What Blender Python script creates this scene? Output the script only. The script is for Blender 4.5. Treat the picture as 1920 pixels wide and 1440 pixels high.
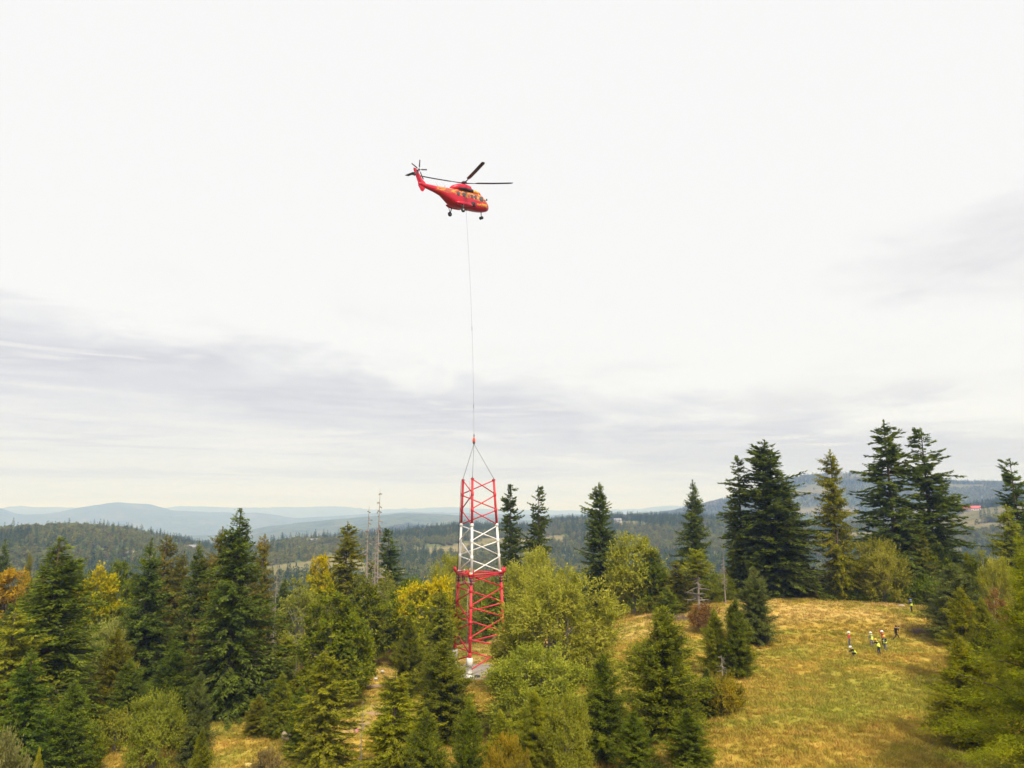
import bpy, bmesh, math, random
import numpy as np
from mathutils import Vector, Matrix, Euler

# ------------------------------------------------------------------ scene, camera, sky, sun, exposure
for _o in list(bpy.data.objects):
    bpy.data.objects.remove(_o, do_unlink=True)
scene = bpy.context.scene
COL = scene.collection
R = math.radians

CAM_Z = 21.0
PITCH = 10.4
cam_data = bpy.data.cameras.new("camera")
cam_data.sensor_width = 36.0
cam_data.lens = 36.0 * 1331.0 / 1920.0
cam_data.clip_start = 0.5
cam_data.clip_end = 90000.0
cam = bpy.data.objects.new("camera", cam_data)
cam.location = (0.0, 0.0, CAM_Z)
cam.rotation_euler = (R(90.0 + PITCH), 0.0, 0.0)
COL.objects.link(cam)
scene.camera = cam

SUN_ELEV, SUN_AZ = 46.0, 158.0        # azimuth clockwise from +Y (the way the camera looks)
world = bpy.data.worlds.new("World")
scene.world = world
world.use_nodes = True


class NT:
    """small helper to write node trees"""
    def __init__(self, tree):
        self.t = tree
        tree.nodes.clear()

    def n(self, kind, **kw):
        nd = self.t.nodes.new(kind)
        for k, v in kw.items():
            if k.startswith("in_"):
                key = k[3:]
                key = int(key) if key.isdigit() else key.replace("_", " ")
                nd.inputs[key].default_value = v
            else:
                setattr(nd, k, v)
        return nd

    def l(self, a, b, ao=0, bi=0):
        self.t.links.new(a.outputs[ao], b.inputs[bi])
        return b

    def math(self, op, a, b=None, clamp=False):
        m = self.t.nodes.new("ShaderNodeMath")
        m.operation = op
        m.use_clamp = clamp
        for i, v in enumerate((a, b)):
            if v is None:
                continue
            if isinstance(v, (int, float)):
                m.inputs[i].default_value = v
            else:
                self.t.links.new(v, m.inputs[i])
        return m.outputs[0]

    def maprange(self, v, a, b, c=0.0, d=1.0, smooth=True):
        m = self.t.nodes.new("ShaderNodeMapRange")
        m.interpolation_type = "SMOOTHSTEP" if smooth else "LINEAR"
        self.t.links.new(v, m.inputs[0])
        for i, x in enumerate((a, b, c, d)):
            m.inputs[i + 1].default_value = x
        return m.outputs[0]

    def mix(self, fac, a, b, blend="MIX"):
        m = self.t.nodes.new("ShaderNodeMix")
        m.data_type = "RGBA"
        m.blend_type = blend
        for i, v in ((0, fac), (6, a), (7, b)):
            if isinstance(v, (int, float)):
                m.inputs[i].default_value = v
            elif isinstance(v, tuple):
                m.inputs[i].default_value = v if len(v) == 4 else (*v, 1.0)
            else:
                self.t.links.new(v, m.inputs[i])
        return m.outputs[2]

    def noise(self, vec, scale, detail=3.0, rough=0.55, dist=0.0):
        m = self.t.nodes.new("ShaderNodeTexNoise")
        m.inputs["Scale"].default_value = scale
        m.inputs["Detail"].default_value = detail
        m.inputs["Roughness"].default_value = rough
        m.inputs["Distortion"].default_value = dist
        if vec is not None:
            self.t.links.new(vec, m.inputs["Vector"])
        return m.outputs["Fac"]

    def combine(self, x, y, z):
        m = self.t.nodes.new("ShaderNodeCombineXYZ")
        for i, v in enumerate((x, y, z)):
            if isinstance(v, (int, float)):
                m.inputs[i].default_value = v
            else:
                self.t.links.new(v, m.inputs[i])
        return m.outputs[0]


def build_world():
    w = NT(world.node_tree)
    tc = w.n("ShaderNodeTexCoord")
    sep = w.n("ShaderNodeSeparateXYZ")
    w.l(tc, sep)                                     # generated = view direction
    x, y, z = sep.outputs
    elev = w.math("MULTIPLY", w.math("ARCSINE", z), 180.0 / math.pi)
    az = w.math("MULTIPLY", w.math("ARCTAN2", x, y), 180.0 / math.pi)
    # cloud deck seen in perspective
    den = w.math("ADD", w.math("MAXIMUM", z, 0.0), 0.06)
    deck = w.combine(w.math("DIVIDE", x, den), w.math("DIVIDE", y, den), 0.0)
    n_big = w.noise(deck, 0.75, 4.0, 0.66, 0.5)
    n_fine = w.noise(w.combine(w.math("MULTIPLY", az, 0.11), w.math("MULTIPLY", elev, 0.42), 1.3), 1.0, 3.0, 0.62, 0.5)
    streak = w.noise(w.combine(w.math("MULTIPLY", az, 0.042), w.math("MULTIPLY", elev, 0.75), 3.7), 1.0, 4.0, 0.66, 0.5)
    # the stratus bank low over the hills: its upper edge falls from left to right
    edge = w.math("ADD", w.math("MULTIPLY", az, -0.110), 10.0)
    edge = w.math("ADD", edge, w.math("MULTIPLY", w.math("SUBTRACT", n_big, 0.5), 6.0))
    edge = w.math("ADD", edge, w.math("MULTIPLY", w.math("SUBTRACT", n_fine, 0.5), 7.0))
    below = w.math("SUBTRACT", edge, elev)           # degrees under the edge
    bank = w.maprange(below, -1.6, 3.4)
    core = w.math("MULTIPLY", bank, w.maprange(below, 8.0, 2.0))
    core = w.math("MULTIPLY", core, w.maprange(w.math("ADD", n_big, w.math("MULTIPLY", w.math("SUBTRACT", streak, 0.5), 1.2)), 0.22, 0.66))
    # thin wisps over the bank
    wisp = w.math("MULTIPLY", w.maprange(below, -6.5, -1.5), w.maprange(n_big, 0.46, 0.70))
    # a grey patch of the same layer high on the right
    da = w.math("DIVIDE", w.math("SUBTRACT", az, 38.0), 11.0)
    de = w.math("DIVIDE", w.math("SUBTRACT", elev, 17.3), 3.3)
    blob = w.math("ADD", w.math("MULTIPLY", da, da), w.math("MULTIPLY", de, de))
    blob = w.math("SUBTRACT", blob, w.math("MULTIPLY", w.math("SUBTRACT", n_fine, 0.5), 3.2))
    blob = w.maprange(blob, 1.7, -0.5)
    white = (0.650, 0.648, 0.652, 1.0)
    c = w.mix(w.math("MULTIPLY", bank, 0.92), white, (0.555, 0.552, 0.568, 1.0))
    c = w.mix(w.math("MULTIPLY", core, 1.0, True), c, (0.370, 0.365, 0.415, 1.0))
    c = w.mix(w.math("MULTIPLY", w.math("MULTIPLY", bank, w.maprange(streak, 0.50, 0.64)), 0.85), c, (0.605, 0.592, 0.592, 1.0))
    c = w.mix(w.math("MULTIPLY", w.math("MULTIPLY", bank, w.maprange(streak, 0.50, 0.36)), 0.85), c, (0.455, 0.450, 0.485, 1.0))
    c = w.mix(w.math("MULTIPLY", wisp, 0.6), c, (0.570, 0.562, 0.572, 1.0))
    c = w.mix(w.math("MULTIPLY", blob, 0.75), c, (0.490, 0.482, 0.505, 1.0))
    bg_cloud = w.n("ShaderNodeBackground", in_Strength=1.0)
    w.t.links.new(c, bg_cloud.inputs[0])
    sky = w.n("ShaderNodeTexSky", sky_type="NISHITA")
    sky.sun_disc = False
    sky.sun_elevation = R(SUN_ELEV)
    sky.sun_rotation = R(SUN_AZ)
    sky.altitude = 600.0
    bg_sky = w.n("ShaderNodeBackground", in_Strength=0.10)
    w.l(sky, bg_sky)
    mx = w.n("ShaderNodeMixShader", in_0=0.95)
    w.t.links.new(bg_sky.outputs[0], mx.inputs[1])
    w.t.links.new(bg_cloud.outputs[0], mx.inputs[2])
    out = w.n("ShaderNodeOutputWorld")
    w.l(mx, out)


build_world()

sun_data = bpy.data.lights.new("sun", "SUN")
sun_data.energy = 3.0
sun_data.angle = R(13.0)
sun_data.color = (1.0, 0.91, 0.77)
sun = bpy.data.objects.new("sun", sun_data)
_d = Vector((math.sin(R(SUN_AZ)) * math.cos(R(SUN_ELEV)), math.cos(R(SUN_AZ)) * math.cos(R(SUN_ELEV)), math.sin(R(SUN_ELEV))))
sun.rotation_euler = _d.to_track_quat("Z", "Y").to_euler()
sun.location = (60, -60, 120)
COL.objects.link(sun)

vs = scene.view_settings
vs.view_transform = "Standard"
vs.look = "None"
vs.exposure = 0.6
vs.gamma = 1.0
vs.use_curve_mapping = False
cy = scene.cycles
cy.use_denoising = True
cy.adaptive_threshold = 0.02
cy.max_bounces = 5
cy.diffuse_bounces = 3
cy.glossy_bounces = 3
cy.transmission_bounces = 3
cy.volume_bounces = 1
cy.transparent_max_bounces = 8
cy.caustics_reflective = False
cy.caustics_refractive = False

# ------------------------------------------------------------------ mesh helpers
def mk(name, V, F, mat=None, parent=None, smooth=False, link=True):
    """one mesh object; F is an (n,k) array or a list of such arrays/lists"""
    me = bpy.data.meshes.new(name)
    V = np.asarray(V, dtype=np.float32).reshape(-1, 3)
    if isinstance(F, np.ndarray):
        F = [F]
    if F and not isinstance(F[0], np.ndarray):
        loops = np.concatenate([np.asarray(f, dtype=np.int32) for f in F])
        tot = np.array([len(f) for f in F], dtype=np.int32)
    else:
        loops = np.concatenate([f.astype(np.int32).ravel() for f in F])
        tot = np.concatenate([np.full(len(f), f.shape[1], dtype=np.int32) for f in F])
    start = np.concatenate([[0], np.cumsum(tot)[:-1]]).astype(np.int32)
    me.vertices.add(len(V))
    me.vertices.foreach_set("co", V.ravel())
    me.loops.add(len(loops))
    me.loops.foreach_set("vertex_index", loops)
    me.polygons.add(len(tot))
    me.polygons.foreach_set("loop_start", start)
    me.polygons.foreach_set("loop_total", tot)
    if smooth:
        me.polygons.foreach_set("use_smooth", np.ones(len(tot), dtype=bool))
    me.update(calc_edges=True)
    if mat is not None:
        me.materials.append(mat)
    ob = bpy.data.objects.new(name, me)
    if link:
        COL.objects.link(ob)
    if parent is not None:
        ob.parent = parent
    return ob


def empty(name, loc=(0, 0, 0), rot=(0, 0, 0)):
    o = bpy.data.objects.new(name, None)
    o.location = loc
    o.rotation_euler = rot
    o.empty_display_size = 0.3
    COL.objects.link(o)
    return o


def tag(o, label=None, cat=None, group=None, kind=None):
    if label:
        o["label"] = label
    if cat:
        o["category"] = cat
    if group:
        o["group"] = group
    if kind:
        o["kind"] = kind
    return o


class Geo:
    """collects pieces of ONE mesh"""
    def __init__(self):
        self.v, self.f, self.k = [], [], 0

    def add(self, V, F):
        V = np.asarray(V, dtype=float).reshape(-1, 3)
        self.v.append(V)
        for f in F:
            self.f.append([int(i) + self.k for i in f])
        self.k += len(V)
        return self

    def box(self, c, s, rot=None):
        c = np.array(c, float)
        s = np.array(s, float) / 2
        P = np.array([[i, j, k] for i in (-1, 1) for j in (-1, 1) for k in (-1, 1)], float) * s
        if rot is not None:
            P = P @ np.array(Euler(rot).to_matrix()).T
        return self.add(P + c, [(0, 1, 3, 2), (4, 6, 7, 5), (0, 4, 5, 1), (2, 3, 7, 6), (0, 2, 6, 4), (1, 5, 7, 3)])

    def tube(self, pts, rad, n=8, cap=True):
        V, F = tube(pts, rad, n, cap)
        return self.add(V, F)

    def mesh(self, name, mat, parent=None, smooth=False):
        return mk(name, np.concatenate(self.v), self.f, mat, parent, smooth)


def tube(pts, rad, n=8, cap=True):
    pts = [np.array(p, float) for p in pts]
    if np.isscalar(rad):
        rad = [rad] * len(pts)
    V, F = [], []
    ref = None
    for i, p in enumerate(pts):
        a = pts[max(i - 1, 0)]
        b = pts[min(i + 1, len(pts) - 1)]
        t = (b - a) / (np.linalg.norm(b - a) + 1e-9)
        if ref is None:
            ref = np.array((1.0, 0, 0)) if abs(t[0]) < 0.8 else np.array((0, 1.0, 0))
        u = np.cross(t, ref)
        u /= np.linalg.norm(u) + 1e-9
        w = np.cross(t, u)
        ref = -w if np.linalg.norm(w) > 0 else ref
        ref = np.cross(u, t)
        for k in range(n):
            g = 2 * math.pi * k / n
            V.append(p + rad[i] * (math.cos(g) * u + math.sin(g) * w))
    for i in range(len(pts) - 1):
        for k in range(n):
            k2 = (k + 1) % n
            F.append((i * n + k, i * n + k2, (i + 1) * n + k2, (i + 1) * n + k))
    if cap:
        F.append(tuple(range(n))[::-1])
        F.append(tuple((len(pts) - 1) * n + k for k in range(n)))
    return np.array(V), F


def lathe(prof, n=16, axis="z"):
    """prof: (radius, height) pairs"""
    V, F = [], []
    for r, h in prof:
        for k in range(n):
            g = 2 * math.pi * k / n
            V.append((r * math.cos(g), r * math.sin(g), h))
    for i in range(len(prof) - 1):
        for k in range(n):
            k2 = (k + 1) % n
            F.append((i * n + k, i * n + k2, (i + 1) * n + k2, (i + 1) * n + k))
    F.append(tuple(range(n))[::-1])
    F.append(tuple((len(prof) - 1) * n + k for k in range(n)))
    return np.array(V), F


def copy_tree(o, parent=None):
    c = o.copy()
    COL.objects.link(c)
    if parent is not None:
        c.parent = parent
    for ch in list(o.children):
        copy_tree(ch, c)
    return c


# ------------------------------------------------------------------ materials
def simple_mat(name, col, rough=0.6, metal=0.0, spec=0.4, vary=0.12, scale=3.0, bump=0.0):
    m = bpy.data.materials.new(name)
    m.use_nodes = True
    t = NT(m.node_tree)
    tc = t.n("ShaderNodeTexCoord")
    nz = t.noise(tc.outputs["Object"], scale, 5.0, 0.6)
    dark = tuple(c * (1 - vary) for c in col)
    lite = tuple(min(1.0, c * (1 + vary)) for c in col)
    c = t.mix(nz, dark, lite)
    b = t.n("ShaderNodeBsdfPrincipled", in_Roughness=rough, in_Metallic=metal)
    b.inputs["Specular IOR Level"].default_value = spec
    t.t.links.new(c, b.inputs["Base Color"])
    if bump:
        bp = t.n("ShaderNodeBump", in_Strength=bump, in_Distance=0.05)
        t.t.links.new(t.noise(tc.outputs["Object"], scale * 5, 4.0), bp.inputs["Height"])
        t.l(bp, b, 0, b.inputs.find("Normal"))
    o = t.n("ShaderNodeOutputMaterial")
    t.l(b, o)
    return m


def leaf_mat(name, c_dark, c_mid, c_lite, accent=None, acc_amt=0.0, scale=0.55, trans=0.42, acc_up=0.0):
    """foliage: hue varies from spray to spray and from tree to tree"""
    m = bpy.data.materials.new(name)
    m.use_nodes = True
    t = NT(m.node_tree)
    geo = t.n("ShaderNodeNewGeometry")
    tc = t.n("ShaderNodeTexCoord")
    oi = t.n("ShaderNodeObjectInfo")
    off = t.n("ShaderNodeVectorMath", operation="ADD")
    t.t.links.new(geo.outputs["Position"], off.inputs[0])
    t.t.links.new(t.combine(t.math("MULTIPLY", oi.outputs["Random"], 91.0), 0.0, 0.0), off.inputs[1])
    n1 = t.noise(off.outputs[0], scale, 3.0, 0.6)
    n2 = t.noise(off.outputs[0], scale * 7.0, 2.0, 0.6)
    f = t.math("ADD", t.math("MULTIPLY", n1, 0.6), t.math("MULTIPLY", n2, 0.4))
    c = t.mix(t.maprange(f, 0.36, 0.52), c_dark, c_mid)
    c = t.mix(t.maprange(f, 0.50, 0.68), c, c_lite)
    if accent is not None:
        n3 = t.noise(off.outputs[0], scale * 1.7, 3.0, 0.65)
        a = n3
        if acc_up:
            sp = t.n("ShaderNodeSeparateXYZ")
            t.t.links.new(tc.outputs["Generated"], sp.inputs[0])
            a = t.math("ADD", n3, t.math("MULTIPLY", t.math("SUBTRACT", sp.outputs[2], 0.6), acc_up))
        c = t.mix(t.math("MULTIPLY", t.maprange(a, 0.50, 0.66), acc_amt), c, accent)
    hs = t.n("ShaderNodeHueSaturation", in_Saturation=1.05)
    t.t.links.new(t.maprange(oi.outputs["Random"], 0.0, 1.0, 0.488, 0.512, False), hs.inputs["Hue"])
    rv = t.math("FRACT", t.math("MULTIPLY", oi.outputs["Random"], 7.31))
    t.t.links.new(t.maprange(rv, 0.0, 1.0, 0.82, 1.18, False), hs.inputs["Value"])
    t.t.links.new(c, hs.inputs["Color"])
    d = t.n("ShaderNodeBsdfDiffuse")
    tr = t.n("ShaderNodeBsdfTranslucent")
    t.l(hs, d)
    t.l(hs, tr)
    mx = t.n("ShaderNodeMixShader", in_0=trans)
    t.t.links.new(d.outputs[0], mx.inputs[1])
    t.t.links.new(tr.outputs[0], mx.inputs[2])
    o = t.n("ShaderNodeOutputMaterial")
    t.l(mx, o)
    return m


M = {}
M["fir"] = leaf_mat("fir_needles", (0.067, 0.090, 0.018), (0.131, 0.174, 0.030), (0.298, 0.338, 0.056))
M["spruce"] = leaf_mat("spruce_needles", (0.075, 0.106, 0.016), (0.158, 0.213, 0.028), (0.341, 0.389, 0.049))
M["olive"] = leaf_mat("olive_needles", (0.152, 0.166, 0.020), (0.284, 0.288, 0.030), (0.449, 0.421, 0.046))
M["brown"] = leaf_mat("coned_needles", (0.110, 0.109, 0.023), (0.221, 0.192, 0.036), (0.376, 0.268, 0.055))
M["yellow_spruce"] = leaf_mat("yellowing_needles", (0.146, 0.163, 0.018), (0.287, 0.305, 0.026), (0.451, 0.429, 0.036), (0.512, 0.390, 0.040), 0.35)
M["young"] = leaf_mat("young_needles", (0.112, 0.139, 0.018), (0.228, 0.264, 0.030), (0.441, 0.450, 0.049))
M["grey"] = leaf_mat("grey_green_needles", (0.099, 0.125, 0.034), (0.185, 0.217, 0.054), (0.304, 0.326, 0.081))
M["larch"] = leaf_mat("larch_needles", (0.228, 0.253, 0.024), (0.384, 0.399, 0.034), (0.542, 0.517, 0.050), trans=0.5)
M["beech"] = leaf_mat("beech_leaves", (0.107, 0.145, 0.016), (0.218, 0.268, 0.026), (0.392, 0.417, 0.044), (0.505, 0.417, 0.040), 0.25)
M["beech_yellow"] = leaf_mat("turning_beech_leaves", (0.147, 0.180, 0.016), (0.289, 0.307, 0.024), (0.460, 0.418, 0.030), (0.637, 0.487, 0.030), 0.7, acc_up=0.55)
M["beech_orange"] = leaf_mat("orange_beech_leaves", (0.174, 0.138, 0.023), (0.377, 0.275, 0.032), (0.522, 0.319, 0.035), (0.550, 0.348, 0.029), 0.8, acc_up=0.5)
M["willow"] = leaf_mat("willow_leaves", (0.234, 0.248, 0.032), (0.431, 0.420, 0.058), (0.646, 0.592, 0.116), (0.660, 0.611, 0.137), 0.4)
M["willow_dark"] = leaf_mat("dull_willow_leaves", (0.178, 0.200, 0.028), (0.322, 0.342, 0.046), (0.509, 0.495, 0.085))
M["silver"] = leaf_mat("silver_willow_leaves", (0.201, 0.232, 0.055), (0.354, 0.383, 0.100), (0.519, 0.522, 0.160))
M["birch"] = leaf_mat("birch_leaves", (0.177, 0.186, 0.036), (0.307, 0.307, 0.058), (0.437, 0.400, 0.085))
M["bush_yellow"] = leaf_mat("yellow_bush_leaves", (0.189, 0.167, 0.026), (0.348, 0.275, 0.035), (0.522, 0.362, 0.043))
M["bush_red"] = leaf_mat("russet_bush_leaves", (0.200, 0.127, 0.044), (0.315, 0.190, 0.061), (0.389, 0.253, 0.083), (0.273, 0.265, 0.066), 0.5)
M["bush_brown"] = leaf_mat("dry_bush_leaves", (0.145, 0.116, 0.051), (0.246, 0.189, 0.072), (0.348, 0.268, 0.102))
M["bush_pale"] = leaf_mat("pale_bush_leaves", (0.170, 0.175, 0.060), (0.290, 0.280, 0.095), (0.400, 0.370, 0.140))
M["bark"] = simple_mat("conifer_bark", (0.115, 0.080, 0.055), 0.9, vary=0.4, scale=4.0, bump=0.6)
M["bark_grey"] = simple_mat("grey_bark", (0.20, 0.18, 0.15), 0.9, vary=0.35, scale=4.0, bump=0.5)
M["bark_dead"] = simple_mat("bleached_dead_wood", (0.29, 0.245, 0.205), 0.9, vary=0.3, scale=3.0, bump=0.4)
M["bark_birch"] = simple_mat("birch_bark", (0.46, 0.43, 0.36), 0.8, vary=0.4, scale=3.0, bump=0.3)

#TERRAIN-BEGIN
# ------------------------------------------------------------------ terrain shape (pure numpy)
def smooth(a, b, x):
    t = np.clip((np.asarray(x, float) - a) / (b - a), 0, 1)
    return t * t * (3 - 2 * t)


def _hash(ix, iy, seed):
    h = (ix.astype(np.int64) * 374761393 + iy.astype(np.int64) * 668265263 + seed * 1442695041) & 0x7FFFFFFF
    h = ((h ^ (h >> 13)) * 1274126177) & 0x7FFFFFFF
    return ((h ^ (h >> 16)) & 0xFFFFF) / float(0xFFFFF)


def vnoise(x, y, seed=0):
    x = np.asarray(x, float)
    y = np.asarray(y, float)
    ix, iy = np.floor(x), np.floor(y)
    fx, fy = x - ix, y - iy
    fx = fx * fx * (3 - 2 * fx)
    fy = fy * fy * (3 - 2 * fy)
    a = _hash(ix, iy, seed)
    b = _hash(ix + 1, iy, seed)
    c = _hash(ix, iy + 1, seed)
    d = _hash(ix + 1, iy + 1, seed)
    return (a * (1 - fx) + b * fx) * (1 - fy) + (c * (1 - fx) + d * fx) * fy


def fbm(x, y, seed=0, octv=4):
    s, a, t = 0.0, 1.0, 0.0
    for i in range(octv):
        s = s + a * vnoise(np.asarray(x) * 2 ** i, np.asarray(y) * 2 ** i, seed + i * 17)
        t += a
        a *= 0.5
    return s / t


# crest lines of the hills: bearing (tangent) against slope (tangent of elevation) seen from the drone
_CT, _ST = 0.98357, 0.18052


def bearing(px, py):
    dx, dy = (px - 960.0) / 1331.0, (720.0 - py) / 1331.0
    Y, Z = _CT - dy * _ST, _ST + dy * _CT
    return math.degrees(math.atan2(dx, Y)), Z / math.hypot(dx, Y)


def crest(pts):
    b = [bearing(*p) for p in pts]
    return np.array([p[0] for p in b]), np.array([p[1] for p in b])


CREST1 = crest([(-500, 1010), (0, 1000), (60, 995), (140, 991), (220, 996), (300, 1011), (370, 1028), (440, 1042), (490, 1030), (540, 1020), (640, 1014), (760, 1003), (860, 991), (1000, 992), (1040, 981), (1150, 974), (1300, 974), (1420, 985), (1520, 985), (1700, 985), (1780, 960), (1850, 950), (1920, 940), (2400, 935)])
CREST2 = crest([(-500, 985), (0, 992), (300, 1005), (430, 1003), (500, 986), (600, 976), (700, 966), (760, 961), (860, 965), (1000, 976), (1100, 972), (1200, 962), (1300, 951), (1400, 926), (1480, 897), (1560, 888), (1620, 887), (1700, 893), (1800, 905), (1870, 905), (1950, 915), (2400, 935)])
CREST3 = crest([(-500, 952), (0, 953), (40, 965), (100, 962), (150, 951), (220, 941), (280, 945), (320, 956), (400, 960), (480, 961), (560, 970), (640, 966), (760, 959), (1000, 966), (1300, 962), (1900, 955), (2400, 950)])
CREST4 = crest([(-500, 948), (0, 953), (100, 950), (160, 952), (250, 956), (360, 948), (420, 952), (560, 951), (650, 949), (700, 956), (850, 950), (960, 956), (1100, 957), (1200, 953), (1260, 948), (1400, 952), (1900, 950), (2400, 950)])


def _cr(c, az, seed):
    base = np.interp(az, c[0], c[1])
    out = smooth(42, 70, np.abs(az))
    alt = np.mean(c[1]) + (vnoise(az / 14.0, np.zeros_like(az), seed) - 0.5) * 0.03
    return base * (1 - out) + alt * out


def h_near(x, y):
    s = smooth(-9, 24, x)
    z = 5.4 * s + s * 0.012 * (np.clip(y, 0, 130) - 48) + 2.9 * smooth(86, 109, y) * s * smooth(12, 42, x)
    z = z - 1.2 * smooth(20, 60, -x) + 0.6 * smooth(100, 130, y) * (1 - s)
    z = z + (fbm(x / 14.0, y / 14.0, 5, 3) - 0.5) * 1.1 + (fbm(x / 2.6, y / 2.6, 9, 2) - 0.5) * 0.22
    pad = np.exp(-(((x + 5.6) / 7.0) ** 2 + ((y - 101.5) / 7.0) ** 2) ** 2)
    return z * (1 - pad) + 0.0 * pad


def h_far(x, y):
    r = np.hypot(x, y)
    az = np.degrees(np.arctan2(x, y))
    R1 = 1050 + 250 * smooth(-20, 2, az) + 100 * smooth(5, 25, az)
    R2 = 5200 - 2100 * smooth(2, 18, az)
    R3 = np.full_like(R1, 9500.0)
    R4 = np.full_like(R1, 16000.0)
    z1 = 21 + R1 * _cr(CREST1, az, 1)
    z2 = 21 + R2 * _cr(CREST2, az, 2)
    z3 = 21 + R3 * _cr(CREST3, az, 3)
    z4 = 21 + R4 * _cr(CREST4, az, 4)
    one = np.ones_like(R1)
    kr = [110 * one, 210 * one, 430 * one, R1 * 0.62, R1, R1 * 1.45, R2 * 0.72, R2, R2 * 1.25, R3, R3 * 1.22, R4, R4 * 1.25, 25000 * one]
    kz = [one * -4, one * -24, one * -46, -38 * one + 6 * smooth(5, 25, az), z1, z1 - 34, np.minimum(z1 - 12, z2 - 60) , z2, np.minimum(z2 - 110, -60), z3, z3 - 130, z4, z4 - 160, -120 * one]
    z = kz[0].copy()
    lr = np.log(np.maximum(r, 1.0))
    for k in range(len(kr) - 1):
        a, b = np.log(kr[k]), np.log(np.maximum(kr[k + 1], kr[k] * 1.02))
        t = np.clip((lr - a) / (b - a), 0, 1)
        t = 0.5 * t + 0.5 * t * t * (3 - 2 * t)
        z = np.where(lr >= a, kz[k] * (1 - t) + kz[k + 1] * t, z)
    amp = 3.0 * smooth(150, 600, r) + 0.006 * np.maximum(r - 1200, 0) * smooth(1200, 4000, r)
    near_crest = np.exp(-((r - R1) / (0.18 * R1)) ** 2) + np.exp(-((r - R2) / (0.10 * R2)) ** 2) + np.exp(-((r - R3) / (0.09 * R3)) ** 2) + np.exp(-((r - R4) / (0.1 * R4)) ** 2)
    amp = amp * (1 - 0.8 * np.clip(near_crest, 0, 1))
    sc = np.maximum(90.0, 0.0 * r + 160.0)
    return z + (fbm(x / sc, y / sc, 31, 4) - 0.5) * 2.4 * amp + (fbm(x / 700.0, y / 700.0, 77, 3) - 0.5) * 2.0 * amp


def height(x, y):
    x = np.asarray(x, float)
    y = np.asarray(y, float)
    r = np.hypot(x, y)
    rr = r - 14.0 * smooth(-5, -40, x)
    w = smooth(110, 185, rr)
    return h_near(x, y) * (1 - w) + h_far(x, y) * w


def ground(x, y):
    return float(height(np.array([x]), np.array([y]))[0])


# clearings in the far woods: X, Y, half-length, half-depth
FIELDS = [
    (-390, 741, 34, 14),
    (-407, 743, 26, 10),
    (-402, 901, 34, 16),
    (-269, 943, 60, 20),
    (-306, 949, 40, 16),
    (-240, 963, 30, 25),
    (-57, 923, 45, 25),
    (192, 1185, 34, 55),
    (967, 2234, 90, 60),
    (921, 2134, 60, 35),
    (1235, 2060, 60, 40),
    (716, 1123, 40, 26),
    (485, 849, 45, 20),
    (338, 827, 40, 20),
    (1523, 2437, 70, 60),
    (377, 759, 40, 18),
    (634, 925, 60, 30),
]


def field_mask(x, y):
    """1 in meadows, 0 in woods (far country only)"""
    x = np.asarray(x, float)
    y = np.asarray(y, float)
    r = np.hypot(x, y)
    n = fbm(x / 210.0, y / 210.0, 301, 3) + 0.10 * (fbm(x / 60.0, y / 60.0, 305, 2) - 0.5)
    m = smooth(0.630, 0.660, n) * smooth(250, 420, r) * (1 - 0.75 * smooth(2600, 4200, r))
    for fx, fy, a, b in FIELDS:
        u = math.atan2(fx, fy)
        dx, dy = x - fx, y - fy
        t = dx * math.cos(u) - dy * math.sin(u)
        d = dx * math.sin(u) + dy * math.cos(u)
        q = (t / a) ** 2 + (d / b) ** 2 + 0.7 * (fbm(x / 45.0, y / 45.0, 411, 2) - 0.5)
        m = np.maximum(m, smooth(1.15, 0.85, q))
    return m
#TERRAIN-END


# ------------------------------------------------------------------ ground materials
def meadow_nodes(t, pos):
    """straw and green patches of the hill meadow, by place"""
    mp = t.n("ShaderNodeMapping")
    mp.inputs["Scale"].default_value = (0.75, 1.15, 1.0)
    mp.inputs["Rotation"].default_value = (0, 0, 0.5)
    t.t.links.new(pos, mp.inputs["Vector"])
    v = mp.outputs[0]
    n1 = t.noise(v, 0.085, 4.0, 0.6, 0.6)
    n2 = t.noise(v, 0.42, 4.0, 0.65, 0.8)
    n3 = t.noise(v, 2.1, 3.0, 0.65, 0.4)
    n4 = t.noise(v, 7.0, 2.0, 0.7)
    c = t.mix(t.maprange(n2, 0.34, 0.64), (0.303, 0.227, 0.034), (0.492, 0.333, 0.065))
    c = t.mix(t.math("MULTIPLY", t.maprange(n1, 0.44, 0.62), 0.80), c, (0.275, 0.273, 0.038))
    c = t.mix(t.math("MULTIPLY", t.maprange(n3, 0.52, 0.72), 0.55), c, (0.612, 0.447, 0.121))
    c = t.mix(t.math("MULTIPLY", t.maprange(n3, 0.46, 0.30), 0.35), c, (0.161, 0.153, 0.022))
    c = t.mix(t.math("MULTIPLY", t.maprange(n4, 0.52, 0.75), 0.22), c, (0.243, 0.147, 0.040))
    # pale, combed-down dry grass below the crest
    sp = t.n("ShaderNodeSeparateXYZ")
    t.t.links.new(pos, sp.inputs[0])
    pale = t.math("MULTIPLY", t.maprange(sp.outputs[1], 92.0, 101.0), t.maprange(t.noise(v, 0.16, 3.0, 0.6, 0.5), 0.40, 0.58))
    c = t.mix(t.math("MULTIPLY", pale, 0.7), c, (0.600, 0.425, 0.150))
    return c


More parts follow.
